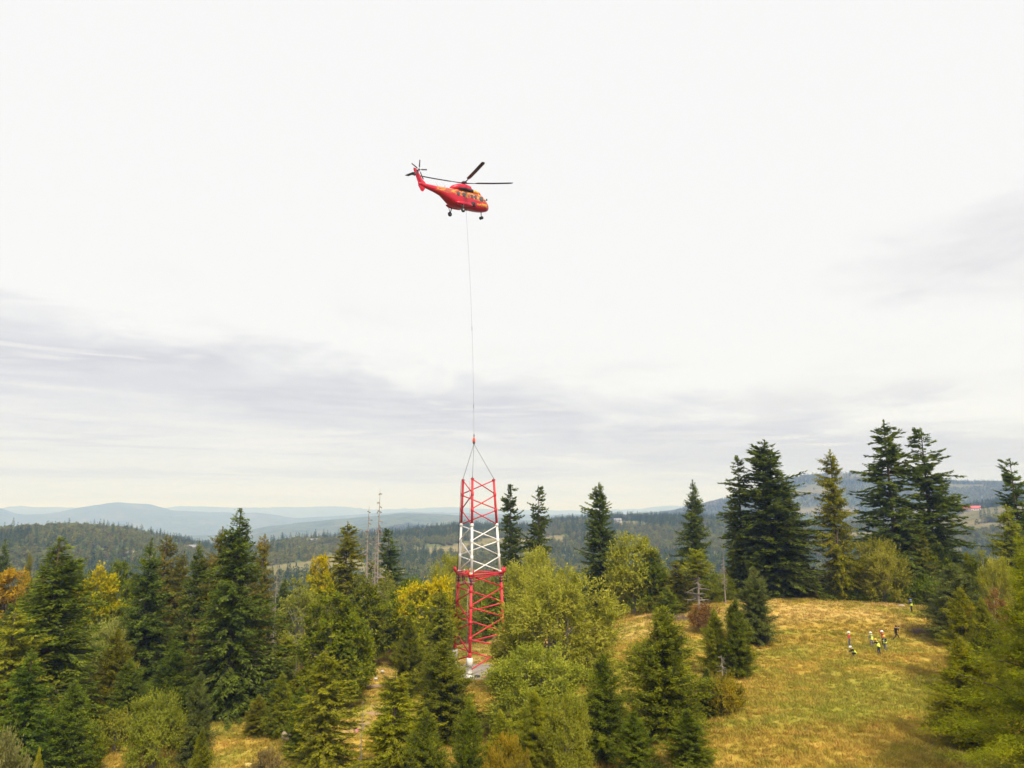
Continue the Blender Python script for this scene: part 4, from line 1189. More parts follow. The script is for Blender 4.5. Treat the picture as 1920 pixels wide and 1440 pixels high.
def far_woods():
    rng = np.random.default_rng(77)
    mats = {
        "fc": leaf_mat("far_conifers", (0.073, 0.107, 0.039), (0.125, 0.169, 0.055), (0.208, 0.240, 0.078), scale=0.10),
        "fb": leaf_mat("far_broadleaf", (0.163, 0.194, 0.053), (0.256, 0.275, 0.073), (0.356, 0.344, 0.100), (0.36, 0.25, 0.11), 0.7, scale=0.10),
    }
    src = []
    for k in range(4):
        c, w = conifer(301 + k, 20, 3.6, z0=0.05, nb=6, whorl=0.9, prof=0.75, e_top=25, e_low=-15, droop=0.2, uptip=0.05, dens=3.2, tl=1.7, tw=0.85, hang=0.25, steps=0.0)
        src.append(mk("wood_%02d" % k, c[0], c[1], mats["fc"], link=False))
    for k in range(4):
        c, w = broadleaf(321 + k, 15, 5.2, z0=0.0, clumps=34, twigs=7, leaves=4, leaf=1.25, lw=0.75, up=0.2, spread=0.26, tall=1.0)
        src.append(mk("wood_%02d" % (4 + k), c[0], c[1], mats["fb"], link=False))
    P, I, S, T = [], [], [], []

    def ring(r0, r1, spacing, a0=-43, a1=43):
        area = 0.5 * math.radians(a1 - a0) * (r1 * r1 - r0 * r0)
        n = int(area / spacing ** 2)
        r = np.sqrt(rng.uniform(r0 * r0, r1 * r1, n))
        a = np.radians(rng.uniform(a0, a1, n))
        x, y = r * np.sin(a), r * np.cos(a)
        keep = field_mask(x, y) < rng.uniform(0.35, 0.99, n)
        x, y, r = x[keep], y[keep], r[keep]
        z = height(x, y)
        # leave out what lies wholly behind nearer ground
        vis = np.ones(len(x), bool)
        for q in (0.25, 0.4, 0.55, 0.7, 0.8, 0.88, 0.94, 0.975):
            zz = height(x * q, y * q)
            line = CAM_Z + 8.0 + (z + 26.0 - CAM_Z) * q
            vis &= zz < line
        x, y, z, r = x[vis], y[vis], z[vis], r[vis]
        sp = fbm(x / 120.0, y / 120.0, 501, 3) + 0.12 * rng.normal(0, 1, len(x)) * 0.9
        con = sp > 0.585
        I.append(np.where(con, rng.integers(0, 4, len(x)), rng.integers(4, 8, len(x))))
        sc = rng.uniform(0.55, 1.05, len(x)) * np.where(con, 1.0, 0.85) * np.where(r > 650, 0.74, 1.0)
        S.append(sc)
        T.append(rng.random(len(x)) * 6.283)
        P.append(np.stack([x, y, z - 0.3], 1))

    ring(185, 700, 6.0)
    ring(700, 1700, 6.2)
    ring(1700, 3400, 10.5)
    # spruce stands along the skyline of the middle ridge
    SKY = [(505, 1020, 6, 0.35), (530, 1015, 8, 0.35), (555, 1015, 9, 0.35), (580, 1012, 8, 0.4), (610, 1012, 7, 0.4), (640, 1010, 5, 0.4), (760, 1003, 5, 0.6), (800, 998, 6, 0.5), (845, 992, 6, 0.5), (1100, 976, 6, 0.9), (1240, 974, 6, 0.9), (15, 998, 4, 0.3), (90, 995, 5, 0.6), (1860, 950, 9, 0.7)]
    RSKY = (1080, 1240)
    for px, py, n, wd in SKY:
        b, _s = bearing(px, py)
        for k in range(n):
            a = math.radians(b + rng.normal(0, wd))
            rr = rng.uniform(*RSKY)
            x, y = rr * math.sin(a), rr * math.cos(a)
            P.append(np.array([[x, y, ground(x, y)]]))
            I.append(np.array([rng.integers(0, 4)]))
            S.append(np.array([rng.uniform(0.6, 1.0)]))
            T.append(np.array([rng.random() * 6.28]))
    P, I, S, T = (np.concatenate(q) for q in (P, I, S, T))
    print("far trees", len(P))
    return instancer("far_forest", P, I, S, T, src, "mixed woods covering the valley sides and hills far beyond the meadow")


far_woods()


def grass():
    rng = np.random.default_rng(5)
    m = bpy.data.materials.new("meadow_grass")
    m.use_nodes = True
    t = NT(m.node_tree)
    geo = t.n("ShaderNodeNewGeometry")
    c = meadow_nodes(t, geo.outputs["Position"])
    oi = t.n("ShaderNodeObjectInfo")
    hs = t.n("ShaderNodeHueSaturation")
    t.t.links.new(c, hs.inputs["Color"])
    t.t.links.new(t.maprange(oi.outputs["Random"], 0, 1, 0.85, 1.35, False), hs.inputs["Value"])
    rv = t.math("FRACT", t.math("MULTIPLY", oi.outputs["Random"], 5.77))
    t.t.links.new(t.maprange(rv, 0, 1, 0.485, 0.52, False), hs.inputs["Hue"])
    d = t.n("ShaderNodeBsdfDiffuse")
    tr = t.n("ShaderNodeBsdfTranslucent")
    t.l(hs, d)
    t.l(hs, tr)
    mx = t.n("ShaderNodeMixShader", in_0=0.3)
    t.t.links.new(d.outputs[0], mx.inputs[1])
    t.t.links.new(tr.outputs[0], mx.inputs[2])
    t.l(mx, t.n("ShaderNodeOutputMaterial"))
    src = []
    for k in range(5):
        n = 26
        g = rng.random(n) * 6.283
        P = np.stack([rng.normal(0, 0.16, n), rng.normal(0, 0.16, n), np.full(n, -0.03)], 1)
        D = _norm(np.stack([np.cos(g) * 0.9 + 0.5, np.sin(g) * 0.9, rng.uniform(0.5, 1.5, n)], 1))
        U = _norm(np.cross(D, rng.normal(0, 1, (n, 3))))
        V, F = rhombi(P, D, U, rng.uniform(0.18, 0.42, n), np.full(n, 0.05), 0.35)
        src.append(mk("tuft_%02d" % k, V, F, m, link=False))
    n = 90000
    y = rng.uniform(40, 124, n) ** 1.0
    x = rng.uniform(-0.80, 0.80, n) * y
    keep = (rng.random(n) < 0.35 + 0.65 * fbm(x / 3.0, y / 3.0, 91, 3)) & (np.hypot(x + 5.6, y - 101.5) > 4.6)
    path = np.exp(-((x + 15.5 + (y - 80) * -0.10) / 2.6) ** 2) * smooth(52, 62, y) * smooth(99, 92, y)
    keep &= rng.random(n) > path * 0.7
    x, y = x[keep], y[keep]
    z = height(x, y)
    k = len(x)
    instancer("meadow_grass", np.stack([x, y, z], 1), rng.integers(0, 5, k), rng.uniform(0.6, 1.35, k), rng.normal(0.3, 0.8, k), src, "dry golden and green grass of the hilltop meadow")


grass()

# ------------------------------------------------------------------ lattice tower, lifted section, rope, helicopter
M["red"] = simple_mat("red_tower_paint", (0.60, 0.032, 0.042), 0.5, vary=0.28, scale=2.2, bump=0.1)
M["white"] = simple_mat("white_tower_paint", (0.80, 0.78, 0.76), 0.45, vary=0.06, scale=1.5)
M["steel"] = simple_mat("galvanised_steel", (0.42, 0.43, 0.44), 0.45, metal=0.6, vary=0.15, scale=5.0)
M["dark"] = simple_mat("dark_steel", (0.07, 0.07, 0.075), 0.5, metal=0.3, vary=0.2, scale=5.0)
M["cable"] = simple_mat("steel_rope", (0.16, 0.16, 0.165), 0.5, metal=0.4, vary=0.2, scale=9.0)
M["concrete"] = simple_mat("fresh_concrete", (0.36, 0.32, 0.27), 0.9, vary=0.18, scale=1.2, bump=0.4)
M["concrete_side"] = simple_mat("formwork_concrete", (0.30, 0.25, 0.20), 0.95, vary=0.3, scale=0.9, bump=0.6)

TX, TY = -4.85, 101.5
DELTA = R(-9.5)


def leg_xy(side, k, cx=TX, cy=TY):
    """k: 0 front leg, 1 right leg, 2 left leg"""
    r = side / math.sqrt(3)
    g = DELTA + k * 2 * math.pi / 3
    return cx + r * math.sin(g), cy - r * math.cos(g)


def bar(name, a, b, rad, mat, parent, n=10):
    a, b = Vector(a), Vector(b)
    o = Geo().tube([(0, 0, 0), (0, 0, (b - a).length)], rad, n).mesh(name, mat, parent, True)
    o.location = a - parent.location
    o.rotation_euler = (b - a).to_track_quat("Z", "Y").to_euler()
    return o


def flange(z, side, k, parent, mat, cx, rad=0.27, th=0.10):
    V, F = lathe([(rad, -th / 2), (rad, th / 2)], 14)
    o = mk("flange", V, F, mat, parent, False)
    x, y = leg_xy(side, k, cx)
    o.location = Vector((x, y, z)) - parent.location
    return o


def lattice(parent, z0, z1, s0, s1, cx0, cx1, bays, first, mats, leg_r, brace_r):
    """three legs and one zig-zag of braces on each face; first: which leg the top brace of a face starts from"""
    def side(z):
        return s0 + (s1 - s0) * (z - z0) / (z1 - z0)

    def cx(z):
        return cx0 + (cx1 - cx0) * (z - z0) / (z1 - z0)

    def P(k, z):
        x, y = leg_xy(side(z), k, cx(z))
        return (x, y, z)
    bh = (z1 - z0) / bays
    for k in range(3):
        for za, zb, m in mats:
            bar("leg", P(k, za), P(k, zb), leg_r, m, parent, 14)
        for b in range(0, bays + 1):
            if b % 3 == 0 or b == bays:
                z = z1 - b * bh
                m = [mm for za, zb, mm in mats if za - 0.01 <= z <= zb + 0.01][0]
                flange(min(max(z, z0 + 0.06), z1 - 0.06), side(z), k, parent, m, cx(z), leg_r * 1.55)
    V, F = lathe([(leg_r * 1.04, -0.26), (leg_r * 1.22, -0.24), (leg_r * 1.22, 0.24), (leg_r * 1.04, 0.26)], 12)
    src = {}
    for b in range(1, bays):
        for k in range(3):
            z = z1 - b * bh
            m = [mm for za, zb, mm in mats if za - 0.01 <= z <= zb + 0.01][0]
            if m.name not in src:
                o = src[m.name] = mk("joint_sleeve", V, F, m, parent)
            else:
                o = src[m.name].copy()
                COL.objects.link(o)
                o.parent = parent
            o.location = Vector(P(k, z)) - parent.location
    for (ka, kb) in first:
        for b in range(bays):
            zt, zb = z1 - b * bh - 0.12, z1 - (b + 1) * bh + 0.12
            m = [mm for za, zz, mm in mats if za - 0.01 <= (zt + zb) / 2 <= zz + 0.01][0]
            u, v = (ka, kb) if b % 2 == 0 else (kb, ka)
            bar("brace", P(u, zt), P(v, zb), brace_r, m, parent, 8)
    return P


FACES = [(0, 1), (1, 2), (2, 0)]
tower = empty("lattice_tower", (TX, TY, 0.25))
PL = lattice(tower, 0.9, 13.0, 7.1, 6.05, TX, TX, 6, FACES, [(0.9, 13.0, M["red"])], 0.19, 0.095)
# white footings of the legs
for k in range(3):
    x, y = leg_xy(7.1, k)
    V, F = lathe([(0.55, -0.02), (0.55, 0.06), (0.30, 0.07), (0.30, 1.25), (0.43, 1.27), (0.43, 2.25), (0.36, 2.30), (0.22, 2.31)], 18)
    o = mk("footing", V, F, M["white"], tower, False)
    o.location = Vector((x, y, 0.25)) - tower.location
    for q in range(6):
        g = q * math.pi / 3
        b = Geo().tube([(0, 0, 0.04), (0, 0, 0.20)], 0.035, 6).mesh("bolt", M["steel"], o)
        b.location = (0.46 * math.cos(g), 0.46 * math.sin(g), 0)
# guide frame round the joint: beams, corner wings and clamps
for (ka, kb) in FACES:
    for dz, out in ((13.02, 0.32), (12.72, 0.16)):
        a, b = np.array(PL(ka, 12.9)), np.array(PL(kb, 12.9))
        n = (a + b) / 2 - np.array((TX, TY, 12.9))
        n = n / np.linalg.norm(n) * out
        d = (b - a) / np.linalg.norm(b - a) * 0.45
        bar("guide_beam", (a[0] + n[0] - d[0], a[1] + n[1] - d[1], dz), (b[0] + n[0] + d[0], b[1] + n[1] + d[1], dz), 0.10, M["red"], tower, 8)
for k in range(3):
    p = np.array(PL(k, 13.0))
    o_ = (p - np.array((TX, TY, 13.0)))
    o_ = o_ / np.linalg.norm(o_)
    w = np.array((-o_[1], o_[0], 0))
    g = Geo()
    for sg in (-1, 1):
        a = p + o_ * 0.20 + w * sg * 0.26
        b = p + o_ * 0.58 + w * sg * 0.46
        zt = np.array((0, 0, 0.55))
        zb = np.array((0, 0, -0.25))
        t_ = w * 0.03
        g.add([a + zb - t_, b + zt * 0.4 - t_, b + zt * 1.4 - t_, a + zt - t_, a + zb + t_, b + zt * 0.4 + t_, b + zt * 1.4 + t_, a + zt + t_],
              [(0, 1, 2, 3), (7, 6, 5, 4), (0, 4, 5, 1), (1, 5, 6, 2), (2, 6, 7, 3), (3, 7, 4, 0)])
    o = g.mesh("guide_wing", M["red"], tower)
    o.location = -Vector(tower.location)
    g = Geo()
    for dz in (-0.35, -0.75, -1.15):
        V, F = lathe([(0.24, dz - 0.10), (0.27, dz - 0.07), (0.27, dz + 0.07), (0.24, dz + 0.10)], 12)
        g.add(V, F)
    g.box((0, -0.28, -0.75), (0.12, 0.14, 1.1))
    o = g.mesh("clamp", M["dark"], tower)
    o.location = Vector(tuple(p)) - Vector(tower.location)
tag(tower, "red steel lattice tower standing on three white footings, lower section", "tower")


def ladder(parent, z0, z1, x0, y0, x1, y1, mat):
    lad = []
    wx = 0.22
    for sg in (-1, 1):
        bar("ladder_rail", (x0 + sg * wx, y0, z0), (x1 + sg * wx, y1, z1), 0.028, mat, parent, 6)
    n = int((z1 - z0) / 0.55)
    src = None
    for i in range(n):
        t = (i + 0.5) / n
        x, y, z = x0 + (x1 - x0) * t, y0 + (y1 - y0) * t, z0 + (z1 - z0) * t
        if src is None:
            src = Geo().tube([(-wx, 0, 0), (wx, 0, 0)], 0.018, 5).mesh("rung", mat, parent)
            o = src
        else:
            o = src.copy()
            COL.objects.link(o)
            o.parent = parent
        o.location = Vector((x, y, z)) - parent.location


ladder(tower, 0.6, 12.9, TX - 1.15, TY - 0.3, TX - 0.95, TY - 0.3, M["steel"])
bar("cable_run", (leg_xy(7.1, 2)[0] - 0.32, leg_xy(7.1, 2)[1], 0.4), (leg_xy(6.05, 2)[0] - 0.32, leg_xy(6.05, 2)[1], 13.1), 0.05, M["dark"], tower, 6)

section = empty("tower_section", (TX, TY, 13.12))
PU = lattice(section, 13.12, 25.9, 5.85, 4.5, TX, TX - 0.2, 6, FACES, [(13.12, 19.51, M["white"]), (19.51, 25.9, M["red"])], 0.17, 0.082)
ladder(section, 13.4, 25.6, TX - 0.95, TY - 0.2, TX - 0.9, TY - 0.1, M["steel"])
bar("cable_run", (leg_xy(5.85, 2)[0] - 0.27, leg_xy(5.85, 2)[1], 13.2), (leg_xy(4.5, 2, TX - 0.2)[0] - 0.27, leg_xy(4.5, 2, TX - 0.2)[1], 25.7), 0.04, M["dark"], section, 6)
for k in range(3):
    p = PU(k, 25.9)
    V, F = lathe([(0.17, -0.02), (0.20, 0.0), (0.20, 0.05), (0.06, 0.06), (0.05, 0.22)], 12)
    o = mk("lifting_lug", V, F, M["dark"], section)
    o.location = Vector(p) - section.location
tag(section, "red and white lattice tower section hanging from the slings above the tower", "tower section")

APEX = (-5.45, 101.5, 31.0)
sling = empty("lifting_sling", APEX)
for k in range(3):
    p = PU(k, 26.05)
    bar("sling_leg", p, (APEX[0], APEX[1], APEX[2] - 0.1), 0.032, M["cable"], sling, 6)
V, F = lathe([(0.05, -0.12), (0.13, -0.10), (0.13, 0.02), (0.05, 0.05)], 12)
mk("master_ring", V, F, M["dark"], sling, True)
tag(sling, "three legged wire sling spreading to the tops of the tower legs", "sling")

hook = empty("load_hook", (APEX[0], APEX[1], APEX[2] + 0.05))
V, F = lathe([(0.08, 0.0), (0.17, 0.10), (0.21, 0.28), (0.19, 0.50), (0.12, 0.72), (0.05, 0.85)], 16)
mk("weight", V, F, simple_mat("orange_red_hook_paint", (0.70, 0.10, 0.05), 0.5), hook, True)
V, F = lathe([(0.16, -0.06), (0.20, 0.0), (0.18, 0.10)], 14)
mk("hook_body", V, F, M["dark"], hook, True)
V, F = lathe([(0.07, 0.82), (0.07, 1.25), (0.035, 1.3)], 10)
mk("swivel", V, F, M["dark"], hook, True)
tag(hook, "orange red load hook at the lower end of the long rope", "hook")

HUB = Vector((-7.25, 100.0, 70.2))
H_ROT = Euler((R(5.0), R(-8.8), R(45.0)))
HSC = 0.95
_hm = H_ROT.to_matrix()


def heli_world(p):
    return HUB + _hm @ (Vector(p) * HSC)


rope_top = heli_world((0.18, 0, -4.35))
rope_bot = Vector((APEX[0], APEX[1], APEX[2] + 1.3))
rope = empty("long_rope", rope_bot)
pts = []
for i in range(13):
    t = i / 12
    p = rope_bot.lerp(rope_top, t) - rope_bot
    pts.append((p.x + 0.25 * math.sin(math.pi * t), p.y, p.z))
Geo().tube(pts, 0.015, 6).mesh("strand", M["cable"], rope, True)
for t in (0.12, 0.46):
    p = rope_bot.lerp(rope_top, t) - rope_bot
    V, F = lathe([(0.02, -0.3), (0.04, -0.2), (0.04, 0.2), (0.02, 0.3)], 8)
    o = mk("splice", V, F, M["dark"], rope, True)
    o.location = (p.x + 0.25 * math.sin(math.pi * t), p.y, p.z)
tag(rope, "long thin steel rope hanging straight down from the helicopter", "rope")


# ---- helicopter (x forward, y to its left, z up; origin at the rotor hub)
def loft(sections, n=28):
    """sections: x, half width, bottom z, top z, squareness"""
    V, F = [], []
    for x, w, zb, zt, e in sections:
        zc, hh = (zb + zt) / 2, (zt - zb) / 2
        for k in range(n):
            g = 2 * math.pi * k / n
            c, s = math.cos(g), math.sin(g)
            V.append((x, w * math.copysign(abs(c) ** e, c), zc + hh * math.copysign(abs(s) ** e, s)))
    m = len(sections)
    for i in range(m - 1):
        for k in range(n):
            k2 = (k + 1) % n
            F.append((i * n + k, i * n + k2, (i + 1) * n + k2, (i + 1) * n + k))
    F.append(tuple(range(n))[::-1])
    F.append(tuple((m - 1) * n + k for k in range(n)))
    return np.array(V), F


def livery():
    m = bpy.data.materials.new("red_yellow_livery")
    m.use_nodes = True
    t = NT(m.node_tree)
    tc = t.n("ShaderNodeTexCoord")
    sp = t.n("ShaderNodeSeparateXYZ")
    t.t.links.new(tc.outputs["Object"], sp.inputs[0])
    x, y, z = sp.outputs
    n = t.noise(t.combine(t.math("MULTIPLY", x, 0.55), t.math("MULTIPLY", z, 1.6), 0.0), 1.5, 4.0, 0.6, 0.5)
    wob = t.math("MULTIPLY", t.math("SUBTRACT", n, 0.5), 0.9)
    lo = t.math("ADD", t.math("MULTIPLY", t.math("SUBTRACT", x, 2.5), -0.055), -2.28)      # the lower edge climbs towards the tail
    band = t.math("MULTIPLY", t.maprange(t.math("SUBTRACT", t.math("ADD", z, wob), lo), -0.05, 0.05), t.maprange(t.math("ADD", x, t.math("MULTIPLY", wob, 2.0)), -7.0, -5.8))
    band = t.math("MULTIPLY", band, t.maprange(t.math("ADD", x, t.math("MULTIPLY", wob, 1.5)), 4.5, 4.2))
    flame = t.maprange(t.noise(t.combine(t.math("MULTIPLY", x, 0.5), 7.0, t.math("MULTIPLY", z, 1.5)), 2.2, 3.0, 0.6, 0.8), 0.45, 0.50)
    c = t.mix(band, (0.58, 0.014, 0.040), (0.76, 0.35, 0.06))
    c = t.mix(t.math("MULTIPLY", t.math("MULTIPLY", band, flame), 0.9), c, (0.42, 0.055, 0.055))
    b = t.n("ShaderNodeBsdfPrincipled", in_Roughness=0.32)
    t.t.links.new(c, b.inputs["Base Color"])
    t.l(b, t.n("ShaderNodeOutputMaterial"))
    return m


def build_helicopter():
    heli = empty("helicopter", HUB, H_ROT)
    heli.scale = (HSC, HSC, HSC)
    red = simple_mat("red_aircraft_paint", (0.62, 0.018, 0.05), 0.32, vary=0.06)
    yel = simple_mat("yellow_aircraft_paint", (0.85, 0.42, 0.04), 0.35, vary=0.06)
    glass = simple_mat("dark_window_glass", (0.09, 0.10, 0.11), 0.12, spec=0.7, vary=0.1)
    black = simple_mat("sooty_black", (0.028, 0.026, 0.028), 0.7, vary=0.3)
    blade_m = simple_mat("rotor_blade_grey", (0.075, 0.055, 0.070), 0.5, vary=0.12)
    tyre = simple_mat("tyre_rubber", (0.03, 0.03, 0.032), 0.8)
    V, F = loft([(5.35, 0.10, -3.05, -2.75, 1.0), (5.22, 0.42, -3.30, -2.48, 0.95), (4.9, 0.72, -3.48, -2.18, 0.85), (4.45, 0.92, -3.60, -1.86, 0.75), (3.9, 1.02, -3.68, -1.42, 0.68),
                 (3.35, 1.08, -3.72, -1.08, 0.62), (2.6, 1.12, -3.75, -0.98, 0.58), (0.0, 1.12, -3.75, -0.98, 0.58), (-2.4, 1.10, -3.72, -0.98, 0.6), (-3.4, 1.02, -3.45, -0.98, 0.66),
                 (-4.4, 0.82, -2.92, -1.0, 0.75), (-5.4, 0.60, -2.40, -1.0, 0.85), (-6.8, 0.46, -2.05, -1.02, 0.95), (-8.6, 0.33, -1.72, -1.02, 1.0), (-9.7, 0.24, -1.48, -0.98, 1.0), (-10.05, 0.10, -1.35, -1.05, 1.0)])
    fus = mk("fuselage", V, F, livery(), heli, True)
    # gearbox fairing under the rotor, engine cowling ahead of it
    V, F = loft([(-3.4, 0.15, -1.05, -0.85, 1.0), (-2.7, 0.62, -1.10, -0.30, 0.8), (-1.7, 0.84, -1.10, 0.06, 0.75), (-0.2, 0.90, -1.10, 0.20, 0.72), (0.8, 0.86, -1.10, 0.10, 0.75), (1.18, 0.70, -1.05, -0.25, 0.8)], 20)
    mk("gearbox_fairing", V, F, red, heli, True)
    V, F = loft([(1.18, 0.80, -1.10, -0.50, 0.7), (1.9, 0.86, -1.15, -0.48, 0.7), (2.7, 0.78, -1.20, -0.62, 0.75), (3.3, 0.55, -1.25, -0.88, 0.85), (3.6, 0.25, -1.28, -1.10, 1.0)], 20)
    cow = mk("engine_cowling", V, F, yel, heli, True)
    V, F = loft([(2.72, 0.80, -1.21, -0.59, 0.75), (3.3, 0.58, -1.27, -0.85, 0.85), (3.66, 0.24, -1.30, -1.08, 1.0)], 20)
    mk("cowling_nose", V, F, red, cow, True)
    for sg in (-1, 1):
        V, F = loft([(-2.4, 0.08, -0.08, 0.08, 1.0), (-1.6, 0.20, -0.16, 0.18, 0.9), (0.3, 0.24, -0.20, 0.24, 0.85), (1.0, 0.26, -0.22, 0.28, 0.85)], 14)
        o = mk("engine_exhaust", V, F, black, heli, True)
        o.location = (0.1, sg * 0.86, -0.86)
        o.rotation_euler = (0, 0, R(-4 * sg))
        # sponson with main gear
        V, F = loft([(-3.2, 0.10, -0.1, 0.1, 1.0), (-2.6, 0.34, -0.30, 0.24, 0.85), (-1.4, 0.42, -0.38, 0.30, 0.8), (-0.2, 0.40, -0.36, 0.28, 0.8), (0.5, 0.16, -0.16, 0.12, 1.0)], 16)
        sp_ = mk("sponson", V, F, red, heli, True)
        sp_.location = (0, sg * 1.18, -3.28)
        g = Geo().tube([(-1.7, sg * 1.45, -3.4), (-2.05, sg * 1.52, -4.40)], [0.10, 0.075], 10)
        g.tube([(-2.5, sg * 1.35, -3.4), (-2.05, sg * 1.52, -4.25)], 0.05, 8)
        lg = g.mesh("main_gear_leg", M["dark"], heli, True)
        V, F = lathe([(0.20, -0.13), (0.34, -0.11), (0.37, 0.0), (0.34, 0.11), (0.20, 0.13)], 20)
        w = mk("wheel", V, F, tyre, heli, True)
        w.location = (-2.05, sg * 1.58, -4.45)
        w.rotation_euler = (R(90), 0, 0)
        V, F = lathe([(0.17, -0.14), (0.17, 0.14)], 14)
        mk("rim", V, F, M["steel"], w)
        # nose gear wheels
        V, F = lathe([(0.14, -0.09), (0.24, -0.08), (0.27, 0.0), (0.24, 0.08), (0.14, 0.09)], 18)
        w = mk("nose_wheel", V, F, tyre, heli, True)
        w.location = (3.75, sg * 0.20, -4.62)
        w.rotation_euler = (R(90), 0, 0)
        # cabin windows, a cockpit door window and the windscreen
        for (xa, xb, za, zb) in ((-2.75, -2.15, -2.2, -1.5), (-1.55, -0.85, -2.2, -1.5), (0.35, 0.95, -2.2, -1.5), (1.2, 1.75, -2.2, -1.5), (2.35, 3.25, -2.35, -1.55)):
            V, F = loft([(0, (xb - xa) / 2, za, zb, 0.7), (0.03, (xb - xa) / 2 - 0.03, za + 0.03, zb - 0.03, 0.7)], 16)
            o = mk("cabin_window", V, F, glass, heli)
            o.location = ((xa + xb) / 2, sg * 1.095, 0)
            o.rotation_euler = (0, 0, R(90 * sg))
        V, F = loft([(0, 0.34, -0.30, 0.30, 0.7), (0.04, 0.31, -0.27, 0.27, 0.7)], 16)
        o = mk("windscreen", V, F, glass, heli)
        o.location = (4.28, sg * 0.44, -1.83)
        o.rotation_euler = Euler((0, R(-38), R(26 * sg)))
        V, F = loft([(0, 0.30, -0.26, 0.26, 0.7), (0.04, 0.27, -0.23, 0.23, 0.7)], 16)
        o = mk("chin_window", V, F, glass, heli)
        o.location = (4.72, sg * 0.70, -2.62)
        o.rotation_euler = Euler((0, R(-8), R(48 * sg)))
        # blocky yellow lettering low on the nose, too far away to read
        rng = random.Random(3)
        for q in range(8):
            x = 4.0 - q * 0.30
            g = Geo()
            g.box((x - 0.10, sg * 1.085, -2.86), (0.09, 0.05, 0.50))
            g.box((x + 0.04, sg * 1.085, -2.86 + rng.choice((-0.20, 0.0, 0.20))), (0.20, 0.048, 0.10))
            if rng.random() < 0.6:
                g.box((x + 0.12, sg * 1.085, -2.86), (0.08, 0.046, 0.50))
            g.mesh("lettering", yel, heli)
        g = Geo().tube([(3.6, sg * 1.05, -2.0), (3.82, sg * 1.30, -1.95)], 0.04, 6).box((3.85, sg * 1.36, -1.95), (0.10, 0.20, 0.30))
        g.mesh("mirror", M["dark"], heli)
    # open hatch with the load master, on the right side of the belly
    g = Geo().box((0.85, -1.10, -3.05), (0.95, 0.06, 0.75))
    g.mesh("side_hatch", black, heli)
    g = Geo().tube([(3.75, 0, -3.6), (3.75, 0, -4.62)], [0.08, 0.05], 10).tube([(3.75, -0.2, -4.62), (3.75, 0.2, -4.62)], 0.05, 8)
    g.mesh("nose_gear_leg", M["dark"], heli, True)
    V, F = loft([(5.30, 0.28, -3.12, -2.68, 1.0), (5.48, 0.20, -3.06, -2.74, 1.0), (5.58, 0.06, -2.95, -2.85, 1.0)], 16)
    mk("radome", V, F, M["white"], heli, True)
    g = Geo().tube([(0.2, 0, -3.7), (0.2, 0, -3.95)], 0.07, 8)
    g.mesh("cargo_hook", M["dark"], heli)
    # tail
    def slab(name, outline, th, axis, mat, off=(0, 0, 0)):
        """outline of (u, v) corners; thick in the middle, thin at the rim"""
        O = np.array(outline, float)
        c = O.mean(0)
        inner = c + (O - c) * 0.72
        V = []
        for pt, h in [(p, 0.012) for p in O] + [(p, th / 2) for p in inner]:
            for sg in (1, -1):
                V.append((pt[0], sg * h, pt[1]) if axis == "y" else (pt[0], pt[1], sg * h))
        n = len(O)
        F = []
        for i in range(n):
            j = (i + 1) % n
            F.append((2 * i, 2 * j, 2 * j + 1, 2 * i + 1))
            for s in (0, 1):
                q = (2 * i + s, 2 * j + s, 2 * (n + j) + s, 2 * (n + i) + s)
                F.append(q if s == 0 else q[::-1])
        F.append([2 * (n + i) for i in range(n)])
        F.append([2 * (n + i) + 1 for i in range(n)][::-1])
        o = mk(name, np.array(V) + np.array(off), [list(f) for f in F], mat, heli)
        return o
    slab("tail_fin", [(-8.35, -1.12), (-9.0, -0.75), (-10.15, 0.75), (-10.35, 0.98), (-10.85, 1.0), (-10.95, 0.8), (-10.15, -1.05), (-9.8, -1.35)], 0.30, "y", red)
    slab("ventral_fin", [(-8.55, -1.62), (-9.0, -2.2), (-9.3, -2.35), (-9.6, -2.25), (-10.15, -1.45), (-9.7, -1.25)], 0.22, "y", red)
    slab("stabiliser", [(-10.1, 0.10), (-10.25, 2.15), (-10.95, 2.15), (-10.95, 0.10)], 0.16, "z", blade_m, (0, 0, 0.35))
    V, F = loft([(-9.95, 0.12, 0.45, 0.75, 1.0), (-10.35, 0.20, 0.40, 0.85, 0.9), (-10.8, 0.12, 0.45, 0.75, 1.0)], 12)
    mk("tail_gearbox", V, F, red, heli, True)
    tr = Geo().tube([(-10.35, -0.1, 0.62), (-10.35, -0.62, 0.62)], [0.10, 0.07], 10).tube([(-10.35, -0.60, 0.62), (-10.35, -0.74, 0.62)], 0.14, 10).mesh("tail_rotor_hub", M["dark"], heli, True)
    for q in range(5):
        g = Geo().tube([(0, 0, 0.10), (0, 0, 0.45)], 0.035, 6)
        g.add([(-0.10, 0.012, 0.42), (0.10, 0.012, 0.42), (0.10, 0.01, 1.52), (-0.10, 0.01, 1.52), (-0.10, -0.012, 0.42), (0.10, -0.012, 0.42), (0.10, -0.01, 1.52), (-0.10, -0.01, 1.52)],
              [(0, 1, 2, 3), (7, 6, 5, 4), (0, 4, 5, 1), (2, 6, 7, 3), (1, 5, 6, 2), (0, 3, 7, 4)])
        b = g.mesh("tail_rotor_blade", blade_m, heli)
        b.location = (-10.35, -0.68, 0.62)
        b.rotation_euler = (0, R(8 + 72 * q), 0)
    # main rotor
    g = Geo()
    V, F = lathe([(0.16, -0.75), (0.16, -0.05), (0.46, -0.02), (0.50, 0.08), (0.40, 0.16), (0.24, 0.30), (0.0, 0.34)], 18)
    g.add(V, F)
    hub = g.mesh("rotor_hub", M["dark"], heli, True)
